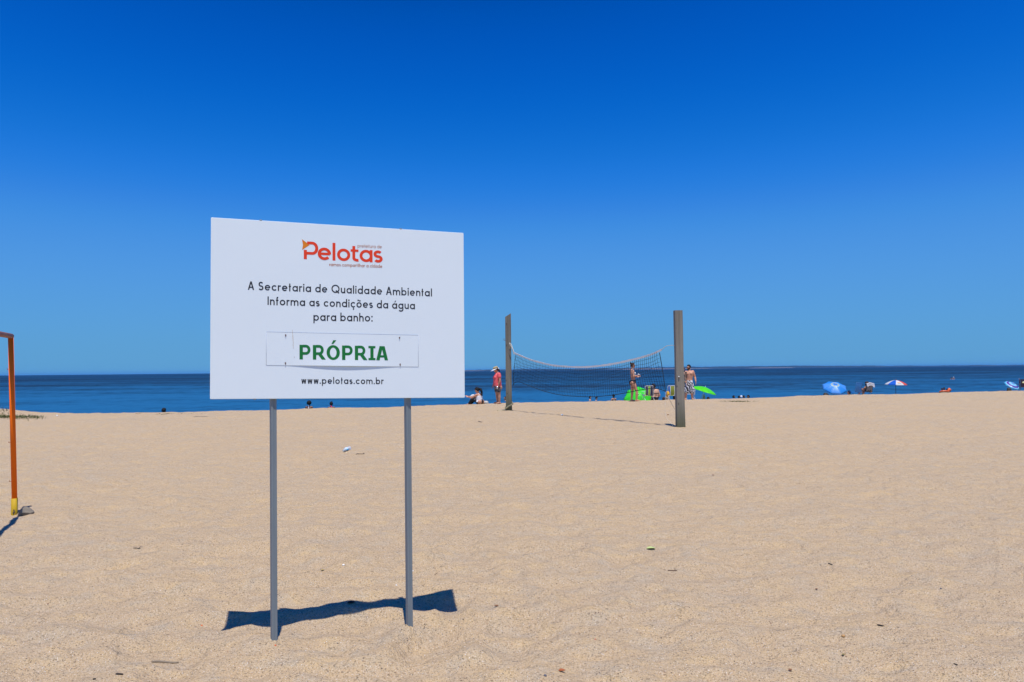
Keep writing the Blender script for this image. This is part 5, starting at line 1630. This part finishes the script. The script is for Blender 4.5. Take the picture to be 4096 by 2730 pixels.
for k in range(2600):
    px_ = rg.uniform(-150, 182); py_ = rg.gauss(1671.5, 2.6)
    if px_ > 60 and rg.random() < (px_ - 60) / 140: continue
    p = W(px_, py_, 25.6)
    t_ = (1.6 - .2) / ((py_ - (1502 - .0098 * px_)) / FPX)
    x = (px_ - CX) / FPX * t_
    sp1.append((x, t_ + rg.uniform(-.15, .15)))
blades('grass', sp1, gm, 'strip of low dry green grass on the sand behind the goal', 'grass', .03, .09, .006, 1)
sp2 = []
for cx_, n_, sx in ((2895, 60, 9), (2918, 40, 4), (2940, 240, 14), (2968, 160, 10), (2998, 50, 8), (3022, 30, 8)):
    c = G(cx_, 1607.5)
    for k in range(n_): sp2.append((c.x + rg.gauss(0, sx * c.y / FPX), c.y + rg.gauss(0, .16)))
blades('creeping_grass', sp2, gm, 'thin line of creeping grass on the sand crest right of the thick post', 'grass', .015, .05, .006, 2)
sp3 = []
for cx_, n_, sx in ((665, 90, 11), (728, 30, 5), (552, 24, 7), (768, 10, 2), (805, 14, 5), (640, 20, 5)):
    c = G(cx_, 1656)
    for k in range(n_): sp3.append((c.x + rg.gauss(0, sx * c.y / FPX), c.y + rg.gauss(0, .14)))
blades('weed', sp3, gm, 'scattered tufts of weed on the sand crest left of the sign', 'weed', .012, .04, .006, 3)
# dry brush by the left edge
def twig(bm, p0, dirn, ln, r, rg, branches=2):
    pts = [p0]
    d = V(dirn).normalized()
    for k in range(4):
        d = (d + V((rg.uniform(-.35, .35), rg.uniform(-.35, .35), rg.uniform(-.15, .15)))).normalized()
        pts.append(pts[-1] + d * ln / 4)
    tube(bm, pts, [r, r * .9, r * .8, r * .6, r * .3], 5)
    for b_ in range(branches):
        k = rg.randint(1, 3)
        twig(bm, pts[k], d + V((rg.uniform(-.9, .9), rg.uniform(-.9, .9), rg.uniform(-.3, .5))), ln * .5, r * .6, rg, branches - 1)
bm = bmesh.new()
rg = random.Random(3)
c0 = onsand(W(22, 1502, 26.6))
for k in range(7): twig(bm, V((rg.uniform(-.12, .14), rg.uniform(-.05, .05), 0)), (rg.uniform(-.6, .6), 0, .8), rg.uniform(.1, .2), .006, rg)
o = from_bm('dry_brush', bm, pm('dead_wood', (.07, .05, .035), .9, .3, 30), loc=c0)
o['kind'] = 'stuff'
tag(o, 'tangle of dry dark twigs on the mound at the left edge', 'brush')
# sticks
wm = pm('drift_stick', (.24, .19, .13), .9, .35, 30); dk = pm('dark_stick', (.035, .028, .022), .9, .3, 30)
def stick(p0, p1, r, mat, label, bend=.06, fork=False, name='stick'):
    r *= .72
    a, b = G(*p0), G(*p1)
    o0 = a.lerp(b, .5)
    d = b - a
    n_ = V((-d.y, d.x, 0)).normalized() * d.length * bend
    pts = [onsand(a.lerp(b, f) + n_ * math.sin(f * 5.5), r * .8) - o0 for f in [k / 8 for k in range(9)]]
    bm = bmesh.new()
    tube(bm, pts, [r * q for q in (.5, .9, 1, 1, .95, 1, .9, .8, .4)], 7)
    if fork: tube(bm, [pts[6], pts[6] + V((d.length * .08, .02, .012)), pts[6] + V((d.length * .13, .05, .004))], [r * .7, r * .6, r * .3], 6)
    o = from_bm(name, bm, mat, loc=o0)
    tag(o, label, 'stick', 'sticks on the sand')
stick((606, 2653), (716, 2655), .0095, wm, 'longest pale driftwood stick lying near the bottom left', .05)
stick((462, 2703), (494, 2702), .007, dk, 'straight dark stick left of the pale driftwood', .02)
stick((371, 2726), (384, 2724), .006, dk, 'short dark stick at the bottom edge, lower left', .02)
stick((533, 2196), (563, 2199), .005, dk, 'thin dark twig left of the sign post, well up the sand', .05, True)
stick((2672, 2286), (2708, 2285), .006, pm('brown_stick', (.12, .07, .045), .9, .2, 30), 'forked brown twig below the green leaf', .08, True)
stick((3312, 2258), (3331, 2262), .006, dk, 'dark bent stick in the middle right of the sand', .03)
stick((773, 1669), (832, 1668), .011, wm, 'long pale stick on the crest left of the sign post', .03)
stick((3508, 2507), (3535, 2509), .007, dk, 'dark stick between tan pebble and bottom right corner', .03)
stick((1424, 1820), (1456, 1817), .008, dk, 'dark twig lying just right of the plastic bottle', .08, True)
stick((1912, 1688), (1930, 1690), .012, dk, 'dark stick on the sand below the seated woman in white', .1)
stick((1738, 2303), (1750, 2293), .003, pm('brown_stick', (.12, .07, .045)), 'hair-thin brown twig right of the board shadow', .02)
stick((3814, 2662), (3832, 2663), .005, dk, 'small dark stick near the bottom right corner', .05)
# leaves
def leaf(px_, py_, ln, wd, mat, label, rz, curlv=.4, name='leaf'):
    p = G(px_, py_)
    vs_, fs = [], []
    n_ = 9
    for i in range(n_):
        f = i / (n_ - 1)
        hw2 = wd * math.sin(math.pi * f) ** .8 * .5 + .0005
        z = .004 + curlv * ln * (f - .5) ** 2
        for j in (-1, -.5, 0, .5, 1): vs_.append(((f - .5) * ln, j * hw2, z + abs(j) * hw2 * .55))
    for i in range(n_ - 1):
        for j in range(4): fs.append((i * 5 + j, i * 5 + 5 + j, i * 5 + 6 + j, i * 5 + j + 1))
    o = from_py(name, vs_, fs, mat)
    o.location, o.rotation_euler = p, (0, 0, rz)
    so = o.modifiers.new('thickness', 'SOLIDIFY'); so.thickness = .0008
    tag(o, label, 'leaf', 'leaves on the sand')
lg, lb_, lo_ = pm('leaf_green', (.44, .52, .19), .6, .15, 30), pm('leaf_brown', (.22, .10, .04), .7, .25, 30), pm('leaf_rust', (.33, .09, .02), .6, .25, 30)
leaf(2604, 2200, .085, .06, lg, 'bright green leaf alone in the middle of the sand', .1, .25)
leaf(1985, 2430, .035, .022, lb_, 'brown curled leaf right of the board shadow', -.5)
leaf(2248, 2689, .038, .03, lo_, 'reddish brown leaf near the bottom edge', .2)
leaf(1290, 2285, .03, .018, pm('leaf_yellow', (.38, .27, .05), .7, .2, 30), 'small yellowish leaf behind the board shadow', .2)
leaf(2853, 1903, .05, .04, lb_, 'brown leaf in the middle distance right of the thick post', .9)
leaf(2672, 1662, .09, .07, pm('leaf_tan', (.42, .20, .08), .7, .2, 20), 'tan leaf on the sand left of the thick post', .3)
leaf(3161, 2690, .028, .018, lb_, 'brown leaf close to the bottom right of the frame', 1.1)
leaf(3266, 2363, .025, .016, lb_, 'small brown leaf on the right half of the sand', 1.3)
leaf(3373, 2628, .03, .012, pm('leaf_olive', (.20, .16, .05), .7, .2, 30), 'narrow olive leaf below the tan pebble', .9)
leaf(1405, 2417, .055, .04, dk, 'dark leaf lying in the shadow of the board', .1)
# pebbles and small litter
def pebble(px_, py_, s, mat, label, seed, name='pebble', cat='pebble'):
    p = G(px_, py_)
    s *= .85
    bm = bmesh.new(); rock(bm, (0, 0, s * .35), (s, s * .85, s * .7), seed, 2)
    tag(from_bm(name, bm, mat, loc=p), label, cat, 'pebbles and litter on the sand')
tanp = pm('tan_stone', (.46, .26, .10), .85, .15, 60); gyp = pm('grey_pebble', (.10, .10, .12), .8, .2, 60); orp = pm('orange_chip', (.62, .13, .04), .7, .1, 60)
pebble(3372, 2553, .016, tanp, 'rounded tan pebble in the lower right', 1)
pebble(3764, 2360, .010, gyp, 'dark grey pebble in the right middle of the sand', 2)
pebble(2181, 2707, .011, gyp, 'dark grey pebble left of the reddish leaf', 3)
pebble(807, 2509, .009, orp, 'orange chip left of the board shadow', 4, 'chip', 'chip')
pebble(1102, 2590, .008, orp, 'orange chip just below the left sign post', 5, 'chip', 'chip')
pebble(2381, 2561, .006, orp, 'orange chip right of the sign on near sand', 6, 'chip', 'chip')
shw = pm('shell_white', (.78, .76, .70), .6, .1, 60)
pebble(1373, 2265, .016, shw, 'white crumpled scrap on the sand behind the board shadow', 7, 'scrap', 'scrap')
pebble(1652, 2287, .009, shw, 'white shell fragment right of the right sign post', 8, 'shell_fragment', 'shell')
pebble(1585, 2345, .010, shw, 'whitish shell fragment left of the right sign post', 9, 'shell_fragment', 'shell')
pebble(228, 1665, .045, shw, 'white foam lump on the crest right of the grass', 10, 'foam_lump', 'foam')
pebble(2248, 1662, .05, pm('clear_scrap', (.72, .78, .82), .3, .1, 20), 'pale plastic scrap on the sand below the net', 11, 'scrap', 'scrap')
# plastic bottle lying on the sand
a, b = G(1372, 1812), G(1424, 1796)
o = empty('plastic_bottle', a)
tag(o, 'clear plastic bottle with blue and purple label lying on the sand', 'bottle')
ax = (b - a).normalized()
ax = (ax + V((0, 0, .06))).normalized()
rb = .036
def along(f, r): return (ax * f + V((0, 0, rb)), r)
prof_b = [(0, .013), (.018, .013), (.022, .012), (.045, .020), (.075, .033), (.09, rb)]
for k in range(14): prof_b += [(.10 + k * .0115, rb * (1 if k % 2 else .93))]
prof_b += [(.262, rb), (.27, .030)]
bm = bmesh.new(); tube(bm, [ax * f + V((0, 0, rb)) for f, r in prof_b], [r for f, r in prof_b], 20)
pet = bpy.data.materials.new('clear_pet'); pet.use_nodes = True
pb_ = pet.node_tree.nodes['Principled BSDF']
pb_.inputs['Base Color'].default_value = (.86, .90, .94, 1); pb_.inputs['Roughness'].default_value = .12; pb_.inputs['Transmission Weight'].default_value = .55; pb_.inputs['IOR'].default_value = 1.2
t = pet.node_tree
t.links.new(bump(t, noise(t, objco(t), 40, 2), .3, .005), pb_.inputs['Normal'])
from_bm('bottle_body', bm, pet, o)
bm = bmesh.new(); tube(bm, [ax * f + V((0, 0, rb)) for f in (.088, .10, .13, .155)], rb * 1.03, 24)
mt, t, bb, _, L = nodes_of('bottle_label')
sz_ = N(t, 'ShaderNodeSeparateXYZ'); L.new(objco(t), sz_.inputs[0])
v = math_(t, 'ADD', math_(t, 'MULTIPLY', sz_.outputs['Z'], 10.0), .1)
L.new(ramp(t, v, [(0, (.16, .02, .18)), (.40, (.16, .02, .18)), (.42, (.02, .55, .50)), (.55, (.06, .45, .85)), (.75, (.65, .80, .95))], 'CONSTANT'), bb.inputs['Base Color'])
bb.inputs['Roughness'].default_value = .3
from_bm('label_wrap', bm, mt, o)
# uncountable specks: dark seeds, grit and shell crumbs
def specks(name, n, mat, label, smin, smax, seed, flat=.6):
    rg = random.Random(seed)
    vs_, fs = [], []
    oct_ = [(1, 0, 0), (0, 1, 0), (-1, 0, 0), (0, -1, 0), (0, 0, 1)]
    for k in range(n):
        d = 2.6 * math.exp(rg.random() ** 1.1 * math.log(28 / 2.6))
        x = rg.uniform(-.78, .78) * d
        z = H(x, d)
        s = rg.uniform(smin, smax) * (1 + d * .035); e = rg.uniform(.5, 1.0); a = rg.uniform(0, 3.14)
        i0 = len(vs_)
        for (p, q, r) in oct_:
            u_, v_ = p * s, q * s * e
            vs_.append((x + u_ * math.cos(a) - v_ * math.sin(a), d + u_ * math.sin(a) + v_ * math.cos(a), z + r * s * flat))
        fs += [(i0, i0 + 1, i0 + 4), (i0 + 1, i0 + 2, i0 + 4), (i0 + 2, i0 + 3, i0 + 4), (i0 + 3, i0, i0 + 4)]
    return tag(from_py(name, vs_, fs, mat, smooth=False), label, 'grit', kind='stuff')
specks('dark_grit', 2600, pm('grit_dark', (.06, .045, .035), .9, .3, 30), 'dark specks of seed and grit strewn over the sand', .0015, .0042, 31)
specks('brown_grit', 2200, pm('grit_brown', (.20, .10, .055), .9, .3, 30), 'brown specks of husk strewn over the sand', .0015, .004, 32)
specks('shell_crumbs', 2400, pm('grit_white', (.80, .78, .73), .6, .1, 30), 'white crumbs of shell strewn over the sand', .0012, .0034, 33)
